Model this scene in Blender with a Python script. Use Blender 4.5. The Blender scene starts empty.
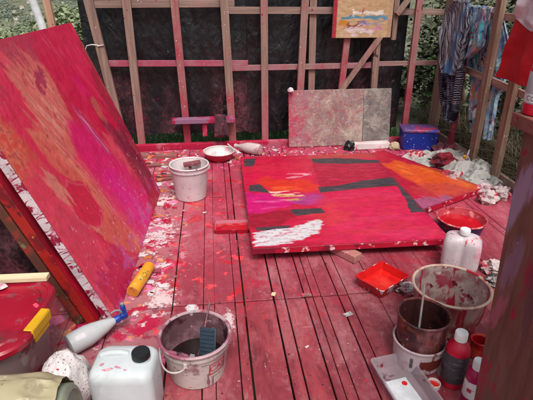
import bpy, bmesh, math, random
import numpy as np
from mathutils import Vector, Matrix, noise as mnoise

random.seed(7)
R = math.radians
scene = bpy.context.scene
COL = scene.collection

# ------------------------------------------------------------------ camera
CAM_H, PITCH, YAW = 1.6, R(24.9), R(6.5)
cam_d = bpy.data.cameras.new('camera')
cam_d.sensor_width = 36.0
cam_d.lens = 36.0 * 463.0 / 533.0
cam_d.clip_start = 0.05
cam_d.clip_end = 12000
cam = bpy.data.objects.new('camera', cam_d)
cam.location = (0, 0, CAM_H)
cam.rotation_euler = (math.pi / 2 - PITCH, 0, -YAW)
COL.objects.link(cam)
scene.camera = cam

# ------------------------------------------------------------------ light
SUN_EL, SUN_AZ = 60, 172          # azimuth the light comes from, clockwise from +Y
world = bpy.data.worlds.new('World')
scene.world = world
world.use_nodes = True
wn = world.node_tree.nodes
wl = world.node_tree.links
wn.clear()
sky = wn.new('ShaderNodeTexSky')
sky.sky_type = 'NISHITA'
sky.sun_disc = False
sky.sun_elevation = R(SUN_EL)
sky.sun_rotation = R(SUN_AZ)
sky.dust_density = 6.0
sky.air_density = 1.0
sky.ozone_density = 0.6
bg = wn.new('ShaderNodeBackground')
bg.inputs['Strength'].default_value = 0.108
hs = wn.new('ShaderNodeHueSaturation')       # overcast: the cloud deck takes the blue out of the sky
hs.inputs['Saturation'].default_value = 0.35
wo = wn.new('ShaderNodeOutputWorld')
wl.new(sky.outputs[0], hs.inputs['Color'])
wl.new(hs.outputs[0], bg.inputs['Color'])
wl.new(bg.outputs[0], wo.inputs[0])
sd = bpy.data.lights.new('sun', 'SUN')
sd.energy = 2.2
sd.angle = R(24)
sd.color = (1.0, 0.965, 0.92)
sun = bpy.data.objects.new('sun', sd)
_e, _a = R(SUN_EL), R(SUN_AZ)
sdir = Vector((math.sin(_a) * math.cos(_e), math.cos(_a) * math.cos(_e), math.sin(_e)))
sun.rotation_euler = sdir.to_track_quat('Z', 'Y').to_euler()
sun.location = sdir * 20
COL.objects.link(sun)
scene.view_settings.view_transform = 'Standard'
scene.view_settings.look = 'None'
scene.view_settings.exposure = 0.3
scene.view_settings.gamma = 1.0
scene.view_settings.use_curve_mapping = False
scene.render.engine = 'CYCLES'
scene.cycles.max_bounces = 8
scene.cycles.transmission_bounces = 8
scene.cycles.use_denoising = True


# ------------------------------------------------------------------ small helpers
def lin(c):
    """sRGB 0-255 or '#rrggbb' -> linear rgb"""
    if isinstance(c, str):
        c = tuple(int(c[i:i + 2], 16) for i in (1, 3, 5))
    o = []
    for v in c[:3]:
        v = v / 255.0
        o.append(v / 12.92 if v <= 0.04045 else ((v + 0.055) / 1.055) ** 2.4)
    return tuple(o)


class NT:
    """a procedural material under construction"""

    def __init__(s, name, rough=0.6, spec=0.4):
        s.m = bpy.data.materials.new(name)
        s.m.use_nodes = True
        s.t = s.m.node_tree
        s.b = s.t.nodes['Principled BSDF']
        s.b.inputs['Roughness'].default_value = rough
        s.b.inputs['Specular IOR Level'].default_value = spec
        s.tc = s.t.nodes.new('ShaderNodeTexCoord')
        s.seed = 0.0
        s._rand = None
        s.obj_random = False

    def link(s, a, b):
        s.t.links.new(a, b)

    def put(s, sock, v):
        if isinstance(v, (int, float)):
            sock.default_value = v
        elif isinstance(v, tuple):
            sock.default_value = (*v[:3], 1.0) if len(sock.default_value) == 4 else v
        else:
            s.link(v, sock)

    def vec(s, stretch=(1, 1, 1), rot=(0, 0, 0)):
        s.seed += 3.71
        mp = s.t.nodes.new('ShaderNodeMapping')
        mp.inputs['Scale'].default_value = stretch
        mp.inputs['Rotation'].default_value = rot
        mp.inputs['Location'].default_value = (s.seed, s.seed * 0.61, -s.seed * 0.37)
        if s.obj_random:
            if s._rand is None:
                oi = s.t.nodes.new('ShaderNodeObjectInfo')
                va = s.t.nodes.new('ShaderNodeVectorMath')
                va.operation = 'MULTIPLY_ADD'
                s.link(oi.outputs['Random'], va.inputs[0])
                va.inputs[1].default_value = (31.0, 17.0, 23.0)
                s.link(s.tc.outputs['Object'], va.inputs[2])
                s._rand = va.outputs[0]
            s.link(s._rand, mp.inputs['Vector'])
        else:
            s.link(s.tc.outputs['Object'], mp.inputs['Vector'])
        return mp.outputs[0]

    def noise(s, scale, detail=5, rough=0.6, dist=0.0, stretch=(1, 1, 1), rot=(0, 0, 0)):
        n = s.t.nodes.new('ShaderNodeTexNoise')
        n.inputs['Scale'].default_value = scale
        n.inputs['Detail'].default_value = detail
        n.inputs['Roughness'].default_value = rough
        n.inputs['Distortion'].default_value = dist
        s.link(s.vec(stretch, rot), n.inputs['Vector'])
        return n.outputs['Fac']

    def voro(s, scale, stretch=(1, 1, 1), rot=(0, 0, 0), feature='F1', ragged=0.0):
        n = s.t.nodes.new('ShaderNodeTexVoronoi')
        n.feature = feature
        n.inputs['Scale'].default_value = scale
        v = s.vec(stretch, rot)
        if ragged:
            nz = s.t.nodes.new('ShaderNodeTexNoise')
            nz.inputs['Scale'].default_value = scale * 2.2
            nz.inputs['Detail'].default_value = 3
            s.link(v, nz.inputs['Vector'])
            ma = s.t.nodes.new('ShaderNodeVectorMath')
            ma.operation = 'MULTIPLY_ADD'
            s.link(nz.outputs['Color'], ma.inputs[0])
            ma.inputs[1].default_value = (ragged,) * 3
            s.link(v, ma.inputs[2])
            v = ma.outputs[0]
        s.link(v, n.inputs['Vector'])
        return n

    def wave(s, scale, dist=1.0, dscale=1.0, stretch=(1, 1, 1), rot=(0, 0, 0), direction='X', detail=2):
        n = s.t.nodes.new('ShaderNodeTexWave')
        n.bands_direction = direction
        n.inputs['Scale'].default_value = scale
        n.inputs['Distortion'].default_value = dist
        n.inputs['Detail'].default_value = detail
        n.inputs['Detail Scale'].default_value = dscale
        s.link(s.vec(stretch, rot), n.inputs['Vector'])
        return n.outputs['Fac']

    def math(s, op, a, b=0.0):
        n = s.t.nodes.new('ShaderNodeMath')
        n.operation = op
        s.put(n.inputs[0], a)
        s.put(n.inputs[1], b)
        return n.outputs[0]

    def ss(s, x, lo, hi):
        n = s.t.nodes.new('ShaderNodeMapRange')
        n.interpolation_type = 'SMOOTHSTEP'
        s.put(n.inputs['Value'], x)
        if lo > hi:
            n.inputs['From Min'].default_value, n.inputs['From Max'].default_value = hi, lo
            n.inputs['To Min'].default_value, n.inputs['To Max'].default_value = 1.0, 0.0
        else:
            n.inputs['From Min'].default_value, n.inputs['From Max'].default_value = lo, hi
        return n.outputs['Result']

    def mix(s, f, a, b):
        n = s.t.nodes.new('ShaderNodeMix')
        n.data_type = 'RGBA'
        s.put(n.inputs[0], f)
        s.put(n.inputs[6], a)
        s.put(n.inputs[7], b)
        return n.outputs[2]

    def xyz(s):
        n = s.t.nodes.new('ShaderNodeSeparateXYZ')
        s.link(s.tc.outputs['Object'], n.inputs[0])
        return n.outputs

    def attr(s, name):
        n = s.t.nodes.new('ShaderNodeAttribute')
        n.attribute_name = name
        return n.outputs

    def splat(s, col, color, scale, thr, soft=0.04, mask=None, **k):
        f = s.ss(s.noise(scale, **k), thr, thr + soft)
        if mask is not None:
            f = s.math('MULTIPLY', f, mask)
        return s.mix(f, col, color)

    def drops(s, col, color, scale, radius=0.25, density=0.4, mask=None, stretch=(1, 1, 1)):
        v = s.voro(scale, stretch, ragged=.55 / scale)
        sp = s.t.nodes.new('ShaderNodeSeparateColor')
        s.link(v.outputs['Color'], sp.inputs[0])
        r = s.math('MULTIPLY', s.math('POWER', sp.outputs[1], 2.5), radius)
        inside = s.math('LESS_THAN', v.outputs['Distance'], r)
        f = s.math('MULTIPLY', inside, s.math('LESS_THAN', sp.outputs[0], density))
        if mask is not None:
            f = s.math('MULTIPLY', f, mask)
        return s.mix(f, col, color)

    def bump(s, h, strength=0.3, dist=0.01):
        n = s.t.nodes.new('ShaderNodeBump')
        n.inputs['Strength'].default_value = strength
        n.inputs['Distance'].default_value = dist
        s.link(h, n.inputs['Height'])
        s.link(n.outputs[0], s.b.inputs['Normal'])
        return s

    def done(s, col=None, rough=None):
        if col is not None:
            s.put(s.b.inputs['Base Color'], col)
        if rough is not None:
            s.put(s.b.inputs['Roughness'], rough)
        return s.m


class MB:
    """collects vertices and faces, then becomes ONE mesh object"""

    def __init__(s):
        s.v, s.f, s.a = [], [], []

    def add(s, vs, fs, a=0.5):
        o = len(s.v)
        s.v += [tuple(v) for v in vs]
        s.a += [a] * len(vs)
        s.f += [tuple(i + o for i in f) for f in fs]
        return s

    def box(s, c, d, M=None, a=0.5, jitter=0.0):
        vs = []
        for z in (-.5, .5):
            for x, y in ((-.5, -.5), (.5, -.5), (.5, .5), (-.5, .5)):
                p = Vector((c[0] + x * d[0], c[1] + y * d[1], c[2] + z * d[2]))
                if jitter:
                    p += Vector([random.uniform(-jitter, jitter) for _ in range(3)])
                vs.append(M @ p if M else p)
        return s.add(vs, [(3, 2, 1, 0), (4, 5, 6, 7), (0, 1, 5, 4), (1, 2, 6, 5), (2, 3, 7, 6), (3, 0, 4, 7)], a)

    def beam(s, p0, p1, w, t, ref=(0, 1, 0), a=0.5):
        """rectangular bar p0->p1; t is its size along ref, w across"""
        p0, p1 = Vector(p0), Vector(p1)
        d = (p1 - p0).normalized()
        r = Vector(ref)
        r = (r - d * r.dot(d)).normalized()
        q = d.cross(r)
        vs = []
        for p in (p0, p1):
            for i, j in ((-.5, -.5), (.5, -.5), (.5, .5), (-.5, .5)):
                vs.append(p + q * i * w + r * j * t)
        return s.add(vs, [(3, 2, 1, 0), (4, 5, 6, 7), (0, 1, 5, 4), (1, 2, 6, 5), (2, 3, 7, 6), (3, 0, 4, 7)], a)

    def loft(s, rings, cap0=True, cap1=True, a=0.5):
        n = len(rings[0])
        vs, fs = [], []
        for r in rings:
            vs += list(r)
        for k in range(len(rings) - 1):
            for i in range(n):
                j = (i + 1) % n
                fs.append((k * n + i, k * n + j, (k + 1) * n + j, (k + 1) * n + i))
        if cap0:
            fs.append(tuple(range(n - 1, -1, -1)))
        if cap1:
            fs.append(tuple((len(rings) - 1) * n + i for i in range(n)))
        return s.add(vs, fs, a)

    def lathe(s, prof, n=40, c=(0, 0, 0), M=None, cap0=True, cap1=True, a=0.5):
        rings = []
        for r, z in prof:
            ring = []
            for i in range(n):
                t = 2 * math.pi * i / n
                p = Vector((c[0] + r * math.cos(t), c[1] + r * math.sin(t), c[2] + z))
                ring.append(M @ p if M else p)
            rings.append(ring)
        return s.loft(rings, cap0, cap1, a)

    def tube(s, pts, r, n=10, a=0.5):
        pts = [Vector(p) for p in pts]
        rs = r if isinstance(r, (list, tuple)) else [r] * len(pts)
        d0 = (pts[1] - pts[0]).normalized()
        ref = Vector((0, 0, 1)) if abs(d0.z) < 0.9 else Vector((1, 0, 0))
        rings = []
        u = d0.cross(ref).normalized()
        for k, p in enumerate(pts):
            d = (pts[min(k + 1, len(pts) - 1)] - pts[max(k - 1, 0)]).normalized()
            u = (u - d * u.dot(d)).normalized()
            w = d.cross(u)
            rings.append([p + (u * math.cos(2 * math.pi * i / n) + w * math.sin(2 * math.pi * i / n)) * rs[k] for i in range(n)])
        return s.loft(rings, True, True, a)

    def grid(s, fn, nu, nv, a=0.5):
        vs = [fn(i / nu, j / nv) for j in range(nv + 1) for i in range(nu + 1)]
        fs = [(j * (nu + 1) + i, j * (nu + 1) + i + 1, (j + 1) * (nu + 1) + i + 1, (j + 1) * (nu + 1) + i) for j in range(nv) for i in range(nu)]
        return s.add(vs, fs, a)

    def build(s, name, mat, parent=None, smooth=40, bevel=0.0, solid=0.0, segs=2, sub=0, wob=0.0):
        me = bpy.data.meshes.new(name)
        me.from_pydata(s.v, [], s.f)
        bm = bmesh.new()
        bm.from_mesh(me)
        bmesh.ops.recalc_face_normals(bm, faces=bm.faces)
        if wob:
            for v in bm.verts:
                v.co += Vector(mnoise.noise_vector(v.co * 9.0)) * wob
        bm.to_mesh(me)
        bm.free()
        at = me.attributes.new('rnd', 'FLOAT', 'POINT')
        at.data.foreach_set('value', s.a)
        if smooth:
            me.shade_smooth()
            me.set_sharp_from_angle(angle=R(smooth))
        if mat:
            for m in (mat if isinstance(mat, (list, tuple)) else [mat]):
                me.materials.append(m)
        o = bpy.data.objects.new(name, me)
        COL.objects.link(o)
        if parent:
            o.parent = parent
        if solid:
            md = o.modifiers.new('solid', 'SOLIDIFY')
            md.thickness = solid
            md.offset = -1
        if bevel:
            md = o.modifiers.new('bevel', 'BEVEL')
            md.width = bevel
            md.segments = segs
            md.limit_method = 'ANGLE'
            md.angle_limit = R(45)
        if sub:
            md = o.modifiers.new('sub', 'SUBSURF')
            md.levels = md.render_levels = sub
        return o


def rring(w, d, r, z, n=5, cx=0.0, cy=0.0, M=None):
    """rounded-rectangle ring"""
    out = []
    r = min(r, w / 2 - 1e-4, d / 2 - 1e-4)
    for qx, qy, a0 in ((1, 1, 0), (-1, 1, 90), (-1, -1, 180), (1, -1, 270)):
        for k in range(n + 1):
            t = R(a0 + 90 * k / n)
            p = Vector((cx + qx * (w / 2 - r) + r * math.cos(t), cy + qy * (d / 2 - r) + r * math.sin(t), z))
            out.append(M @ p if M else p)
    return out


def tag(o, label=None, cat=None, group=None, kind=None):
    for k, v in (('label', label), ('category', cat), ('group', group), ('kind', kind)):
        if v:
            o[k] = v
    return o


def thing(name, label, cat, loc=(0, 0, 0), rz=0.0, group=None, M=None):
    o = bpy.data.objects.new(name, None)
    o.empty_display_size = 0.1
    COL.objects.link(o)
    if M is not None:
        o.matrix_world = M
    else:
        o.location = loc
        o.rotation_euler = (0, 0, rz)
    return tag(o, label, cat, group)


def text_on(name, txt, size, mat, parent, place, thick=0.0006):
    """lettering as a mesh; place(x, y, z) bends flat letters onto the surface they are printed on"""
    cu = bpy.data.curves.new(name, 'FONT')
    cu.body = txt
    cu.size = size
    cu.extrude = thick
    cu.align_x = 'CENTER'
    cu.align_y = 'CENTER'
    to = bpy.data.objects.new(name + '_curve', cu)
    COL.objects.link(to)
    me = bpy.data.meshes.new_from_object(to.evaluated_get(bpy.context.evaluated_depsgraph_get()))
    bpy.data.objects.remove(to)
    for v in me.vertices:
        v.co = place(v.co.x, v.co.y, v.co.z)
    me.name = name
    me.materials.clear()
    me.materials.append(mat)
    o = bpy.data.objects.new(name, me)
    COL.objects.link(o)
    o.parent = parent
    return o


# ------------------------------------------------------------------ numpy paint helpers (patterns of the paintings themselves)
_rs = np.random.RandomState(11)
_LAT = _rs.rand(64, 256, 256)


def vn(x, y, seed=0):
    L = _LAT[seed % 64]
    xi, yi = np.floor(x).astype(int), np.floor(y).astype(int)
    fx, fy = x - xi, y - yi
    fx, fy = fx * fx * (3 - 2 * fx), fy * fy * (3 - 2 * fy)
    g = lambda i, j: L[i & 255, j & 255]
    return (g(xi, yi) * (1 - fx) + g(xi + 1, yi) * fx) * (1 - fy) + (g(xi, yi + 1) * (1 - fx) + g(xi + 1, yi + 1) * fx) * fy


def fbm(x, y, o=5, seed=0, gain=0.55):
    t, a, n = 0, 1.0, 0
    for k in range(o):
        t = t + a * vn(x * 2 ** k + 13.1 * k, y * 2 ** k + 7.7 * k, seed + k)
        n += a
        a *= gain
    return t / n


def sstep(x, lo, hi):
    t = np.clip((x - lo) / (hi - lo), 0, 1)
    return t * t * (3 - 2 * t)


def sdpoly(x, y, pts):
    d = np.full(x.shape, 1e9)
    ins = np.zeros(x.shape, bool)
    n = len(pts)
    for i in range(n):
        ax, ay = pts[i]
        bx, by = pts[(i + 1) % n]
        ex, ey = bx - ax, by - ay
        t = np.clip(((x - ax) * ex + (y - ay) * ey) / (ex * ex + ey * ey + 1e-12), 0, 1)
        d = np.minimum(d, np.hypot(x - ax - t * ex, y - ay - t * ey))
        c = ((ay > y) != (by > y)) & (x < (bx - ax) * (y - ay) / (by - ay + 1e-12) + ax)
        ins ^= c
    return np.where(ins, -d, d)


class Paint:
    def __init__(s, x, y, base):
        s.x, s.y = x, y
        s.c = np.tile(np.array(lin(base)), (len(x), 1))

    def lay(s, w, col):
        w = np.clip(w, 0, 1)[:, None]
        s.c = s.c * (1 - w) + np.array(lin(col)) * w

    def poly(s, pts, col, warp=0.03, wscale=6, soft=0.006, strength=1.0, seed=3, streak=None):
        x = s.x + (fbm(s.x * wscale, s.y * wscale, 4, seed) - .5) * warp * 2
        y = s.y + (fbm(s.x * wscale, s.y * wscale, 4, seed + 9) - .5) * warp * 2
        sdv = sdpoly(x, y, pts)
        if streak is not None:
            sdv = sdv + streak
        s.lay(sstep(-sdv, -soft, soft) * strength, col)

    def blob(s, cx, cy, rx, ry, col, strength=1.0, ang=0.0, n=None, soft=0.5):
        ca, sa = math.cos(ang), math.sin(ang)
        dx, dy = s.x - cx, s.y - cy
        r = np.hypot((dx * ca + dy * sa) / rx, (-dx * sa + dy * ca) / ry)
        w = 1 - r
        if n is not None:
            w = w + n
        s.lay(sstep(w, 0, soft) * strength, col)


def painted_sheet(name, w, h, nx, ny, colfn, mat, parent, z=0.0, relief=.0022):
    xs, ys = np.meshgrid(np.linspace(0, w, nx + 1), np.linspace(0, h, ny + 1))
    x, y = xs.ravel(), ys.ravel()
    pc = colfn(x, y)
    lum = pc @ np.array([.3, .6, .1])
    rl = np.abs(fbm(x * 16, y * 16, 5, 40) - .5)
    zz = z + relief * (np.clip(lum * 4, 0, 1) * .7 + rl * 1.6 + .5 * fbm(x * 70, y * 70, 3, 48))
    co = np.stack([x, y, zz], 1).astype(np.float32)
    i = np.arange(nx * ny)
    r, c = i // nx, i % nx
    a = r * (nx + 1) + c
    q = np.stack([a, a + 1, a + nx + 2, a + nx + 1], 1).astype(np.int32)
    me = bpy.data.meshes.new(name)
    me.vertices.add(len(x))
    me.vertices.foreach_set('co', co.ravel())
    me.loops.add(q.size)
    me.loops.foreach_set('vertex_index', q.ravel())
    me.polygons.add(len(q))
    me.polygons.foreach_set('loop_start', (np.arange(len(q)) * 4).astype(np.int32))
    me.update(calc_edges=True)
    me.validate()
    cols = np.ones((len(x), 4), np.float32)
    cols[:, :3] = pc
    at = me.color_attributes.new('paint', 'FLOAT_COLOR', 'POINT')
    at.data.foreach_set('color', cols.ravel())
    me.materials.append(mat)
    me.shade_smooth()
    o = bpy.data.objects.new(name, me)
    COL.objects.link(o)
    o.parent = parent
    return o
#PART2

# ================================================================== materials
def plain(name, col, rough=0.5, spec=0.4, bump=None):
    t = NT(name, rough, spec)
    c = lin(col)
    n = t.noise(14, 5, .65)
    o = t.mix(t.ss(n, .35, .7), tuple(v * 0.82 for v in c), tuple(min(1, v * 1.1) for v in c))
    if bump:
        t.bump(t.noise(bump[0], 5), bump[1], 0.01)
    return t.done(o)


def spattered(name, base, layers=(), drops=(), rough=0.45, base2=None, bump=(30, .15), spec=0.4):
    """a surface of one colour with paint layers [(col, scale, thr, soft, stretch)] and drops [(col, scale, radius, density)] on it"""
    t = NT(name, rough, spec)
    b = lin(base)
    b2 = lin(base2) if base2 else tuple(v * .8 for v in b)
    col = t.mix(t.ss(t.noise(5, 6, .65), .35, .68), b2, b)
    for L in layers:
        col = t.splat(col, lin(L[0]), L[1], L[2], L[3] if len(L) > 3 else .04, stretch=L[4] if len(L) > 4 else (1, 1, 1), detail=7)
    for D in drops:
        col = t.drops(col, lin(D[0]), D[1], D[2], D[3])
    t.bump(t.noise(bump[0], 6), bump[1], 0.006)
    return t.done(col)


def wood(name, base, dark, axis='Z', red=0.0, red_z=None, stain='#a31f3f', stain2='#c0506a', rough=0.75, white=0.1):
    """sawn timber: grain along AXIS, smeared with paint; red_z = (height where it is heavy, height where it fades)"""
    t = NT(name, rough, .25)
    t.obj_random = True
    st = {'X': (.6, 14, 14), 'Y': (14, .6, 14), 'Z': (14, 14, .6)}[axis]
    g = t.noise(3.0, 6, .65, .4, stretch=st)
    g2 = t.noise(9.0, 4, .6, .2, stretch=st)
    col = t.mix(t.ss(g, .3, .72), lin(dark), lin(base))
    col = t.mix(t.math('MULTIPLY', t.ss(g2, .52, .72), .35), col, tuple(v * .45 for v in lin(dark)))
    col = t.mix(t.math('MULTIPLY', t.ss(t.noise(2.2, 4), .4, .7), .3), col, tuple(v * .7 for v in lin(base)))
    if red_z:
        z = t.xyz()[2]
        h = t.math('MULTIPLY', t.ss(z, red_z[1], red_z[0]), .72)
        h = t.math('ADD', t.math('MULTIPLY', h, .6), t.math('MULTIPLY', t.attr('rnd')[2], .75))
        n = t.noise(2.6, 6, .65)
        f = t.math('ADD', n, t.math('MULTIPLY', t.math('SUBTRACT', h, .5), .55))
        col = t.mix(t.math('MULTIPLY', t.ss(f, .30, .80), .75), col, lin(stain2))
        n3 = t.noise(4.5, 7, .7)
        f = t.math('ADD', n3, t.math('MULTIPLY', t.math('SUBTRACT', h, .5), .45))
        col = t.mix(t.math('MULTIPLY', t.ss(f, .50, .78), .8), col, lin(stain))
        col = t.splat(col, lin(stain2), 11, .60, .08, t.math('MULTIPLY', h, .7), stretch=st, detail=7)
    elif red > 0:
        col = t.mix(t.math('MULTIPLY', t.ss(t.noise(2.4, 6, .65), .62 - red * .45, .85 - red * .4), .9), col, lin(stain2))
        col = t.splat(col, lin(stain), 4, .72 - red * .32, .08, detail=7)
    col = t.drops(col, tuple(v * .35 for v in lin(dark)), 5.5, .13, .45, stretch={'X': (.5, 1, 1), 'Y': (1, .5, 1), 'Z': (1, 1, .5)}[axis])
    col = t.drops(col, lin('#d9c3c6'), 60, .3, white)
    col = t.drops(col, lin('#8e1130'), 32, .32, .12)
    t.bump(g, .35, .004)
    return t.done(col)


M_WALLWOOD = wood('wall timber', '#9c8176', '#715a50', 'Z', red_z=(.1, 1.0), stain='#9c2c42', stain2='#a46068')
M_WALLRAIL = wood('wall rail timber', '#9d847a', '#745d54', 'X', red_z=(.4, 1.3), stain='#9d3550', stain2='#a8667a')
M_FENCE = wood('fence timber', '#957a6a', '#685044', 'Z', red=.3, stain='#7d2a36', stain2='#95584f')
M_FENCE_Y = wood('fence rail timber', '#a88d82', '#7a6158', 'Y', red=.25, stain='#82303c', stain2='#9a625c')
M_REDPOST = wood('red stained timber', '#8a5a52', '#643a37', 'Z', red=.7, stain='#7c2333', stain2='#8b4548')
M_SILL = wood('red sill timber', '#a76a70', '#7a4249', 'X', red=1.0, stain='#a9183c', stain2='#b4566c')
M_PALEWOOD = wood('planed pale timber', '#e0cfae', '#c9b48f', 'X', white=.0)
M_RAWPOLE = wood('raw pole timber', '#c59c86', '#a67c66', 'Z')
M_OFFCUT = wood('offcut timber', '#b98d78', '#8e6454', 'X', red=.45, stain='#a02643', stain2='#b06570')
M_BROWNBOARD = wood('dark board timber', '#5c3a31', '#38211e', 'Z', red=.3, stain='#6e2024', stain2='#70483a')


def m_deck():
    t = NT('painted deck boards', .62, .4)
    p = t.xyz()
    X, Y = p[0], p[1]
    rnd = t.attr('rnd')[2]
    grain = t.noise(4, 7, .68, .5, stretch=(13, .7, 13))
    wear = t.noise(2.2, 8, .72, .6, stretch=(1.6, .7, 1))
    wear2 = t.noise(5.5, 9, .75, 1.0, stretch=(1.5, .6, 1))
    fine = t.noise(26, 6, .7)
    scr = t.noise(3.5, 5, .7, .3, stretch=(42, 1.3, 1), rot=(0, 0, R(4)))
    scr2 = t.noise(3.0, 5, .7, .3, stretch=(1.2, 30, 1), rot=(0, 0, R(-14)))
    base = t.mix(t.ss(wear2, .30, .70), lin('#742830'), lin('#9c4048'))
    base = t.mix(t.math('MULTIPLY', t.ss(rnd, .1, .9), .6), base, lin('#7a2f3b'))
    base = t.mix(t.math('MULTIPLY', t.ss(rnd, .75, 1.0), .4), base, lin('#96444f'))
    base = t.mix(t.math('MULTIPLY', t.ss(grain, .5, .8), .45), base, lin('#571f29'))
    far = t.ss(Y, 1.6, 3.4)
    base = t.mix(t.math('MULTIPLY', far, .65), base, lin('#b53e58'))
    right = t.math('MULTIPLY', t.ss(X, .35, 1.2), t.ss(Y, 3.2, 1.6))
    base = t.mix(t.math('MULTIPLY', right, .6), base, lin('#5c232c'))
    # dry dusty scuffs, long scratches, worn dark patches
    base = t.mix(t.math('MULTIPLY', t.ss(t.math('ADD', wear, t.math('MULTIPLY', fine, .35)), .60, .93), .52), base, lin('#b88086'))
    base = t.mix(t.math('MULTIPLY', t.math('MULTIPLY', t.ss(scr, .60, .70), t.ss(wear, .42, .6)), .45), base, lin('#c09aa2'))
    base = t.mix(t.math('MULTIPLY', t.math('MULTIPLY', t.ss(scr2, .64, .72), t.ss(wear2, .45, .6)), .35), base, lin('#c09aa2'))
    base = t.mix(t.math('MULTIPLY', t.ss(t.noise(4.2, 9, .75, .8, stretch=(2.2, .6, 1)), .52, .70), .55), base, lin('#4f1c26'))
    base = t.mix(t.math('MULTIPLY', t.ss(t.noise(11, 9, .8, .5, stretch=(1.6, .8, 1)), .55, .70), .38), base, lin('#b5808b'))
    base = t.mix(t.math('MULTIPLY', t.ss(t.noise(17, 8, .8, .5), .55, .68), .4), base, lin('#5a2029'))
    base = t.splat(base, lin('#b01f36'), 2.6, .58, .16, detail=8, dist=.6)
    base = t.splat(base, lin('#8f7068'), 5, .665, .06, stretch=(2.2, .7, 1), detail=9)
    # the painted strip along the leaning canvas and the back edge of the deck
    wob = t.math('MULTIPLY', t.math('SUBTRACT', t.noise(3, 5), .5), .55)
    left = t.math('MULTIPLY', t.ss(t.math('ADD', X, wob), -.16, -.36), t.ss(X, -.98, -.8))
    back = t.ss(t.math('ADD', Y, wob), 3.95, 4.4)
    mid = t.math('MULTIPLY', t.ss(t.math('ADD', X, wob), .42, .1), t.ss(Y, 1.75, 2.3))
    mess = t.math('MAXIMUM', left, back)
    base = t.mix(t.math('MULTIPLY', left, .5), base, lin('#a9767c'))
    base = t.mix(t.math('MULTIPLY', back, .6), base, lin('#a83356'))
    base = t.splat(base, lin('#b8202e'), 6.5, .565, .06, mid, detail=9, dist=.5)
    base = t.splat(base, lin('#d4454f'), 9, .60, .03, t.math('MAXIMUM', mid, mess), detail=7)
    base = t.splat(base, lin('#d8894f'), 6, .60, .05, left, detail=7)
    base = t.splat(base, lin('#a81a3e'), 4.6, .54, .06, mess, detail=8)
    base = t.splat(base, lin('#d9709a'), 6.5, .59, .05, mess, detail=7)
    base = t.splat(base, lin('#7a3046'), 8, .62, .03, mess, detail=7)
    base = t.splat(base, lin('#c9b6b8'), 15, .60, .05, left, detail=9)
    base = t.splat(base, lin('#8a3446'), 12, .585, .05, left, detail=9)
    base = t.splat(base, lin('#c47a5a'), 10, .62, .05, left, detail=8)
    base = t.splat(base, lin('#cdb0b8'), 17, .61, .03, back, detail=8)
    # a broad white spill beside the leaning canvas and small ones by the buckets
    for (cx, cy, rx, ry) in ((-.44, 3.0, .17, .34), (-.42, 3.55, .1, .12), (.02, 1.93, .05, .12), (-.34, 2.2, .12, .2)):
        dx = t.math('DIVIDE', t.math('SUBTRACT', X, cx), rx)
        dy = t.math('DIVIDE', t.math('SUBTRACT', Y, cy), ry)
        rr = t.math('SQRT', t.math('ADD', t.math('MULTIPLY', dx, dx), t.math('MULTIPLY', dy, dy)))
        f = t.ss(t.math('ADD', t.math('SUBTRACT', 1.0, rr), t.math('MULTIPLY', t.math('SUBTRACT', t.noise(21, 9, .8), .575), 4.6)), .0, .35)
        base = t.mix(t.math('MULTIPLY', f, .8), base, lin('#d3c4c6'))
    patch = t.ss(t.noise(2.6, 4, .6), .48, .62)
    base = t.drops(base, lin('#b0243c'), 34, .34, .2, patch)
    base = t.drops(base, lin('#c48a98'), 80, .34, .22, patch)
    base = t.drops(base, lin('#cfc0c4'), 95, .32, .2, t.ss(t.noise(3.3, 4, .6), .52, .62))
    base = t.drops(base, lin('#4a1a24'), 50, .3, .2)
    base = t.splat(base, lin('#b0808c'), 34, .66, .05, patch, detail=6)
    rough = t.mix(t.ss(wear, .4, .65), (.30, .30, .30), (.68, .68, .68))
    t.bump(t.math('ADD', t.math('ADD', grain, wear2), t.math('MULTIPLY', fine, .6)), .5, .006)
    return t.done(base, rough)


M_DECK = m_deck()


def m_tarp():
    t = NT('black plastic sheet', .32, .45)
    z = t.xyz()
    n = t.noise(9, 6, .7, .8)
    col = t.mix(t.ss(n, .4, .7), (.007, .007, .009), (.017, .017, .02))
    low = t.ss(z[2], 1.15, .2)
    band = t.ss(t.noise(1.5, 2, .5, stretch=(1.3, 1, .35)), .44, .62)
    f = t.math('MULTIPLY', low, band)
    mist = t.math('ADD', t.math('MULTIPLY', t.noise(22, 8, .8, 1.0, stretch=(1, 1, .7)), .8), t.math('MULTIPLY', t.noise(5, 6, .7, stretch=(1, 1, .5)), .3))
    col = t.mix(t.math('MULTIPLY', t.math('MULTIPLY', f, t.ss(mist, .46, .68)), .6), col, lin('#96525e'))
    col = t.mix(t.math('MULTIPLY', t.math('MULTIPLY', f, t.ss(t.noise(30, 6, .7, stretch=(1, 1, .25)), .62, .68)), .6), col, lin('#a8304a'))
    col = t.drops(col, lin('#a8203c'), 40, .3, .25, low)
    col = t.splat(col, lin('#8f8a90'), 40, .70, .03, t.ss(t.noise(2.5, 3), .52, .6), detail=5)
    col = t.splat(col, lin('#3a6b8a'), 8, .66, .08, t.ss(z[0], 1.6, 1.75), stretch=(2, 1, .4))
    b = t.noise(6, 7, .6, 1.6, stretch=(1.4, 1, .7))
    t.bump(b, .75, .025)
    return t.done(col)


M_TARP = m_tarp()


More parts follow.
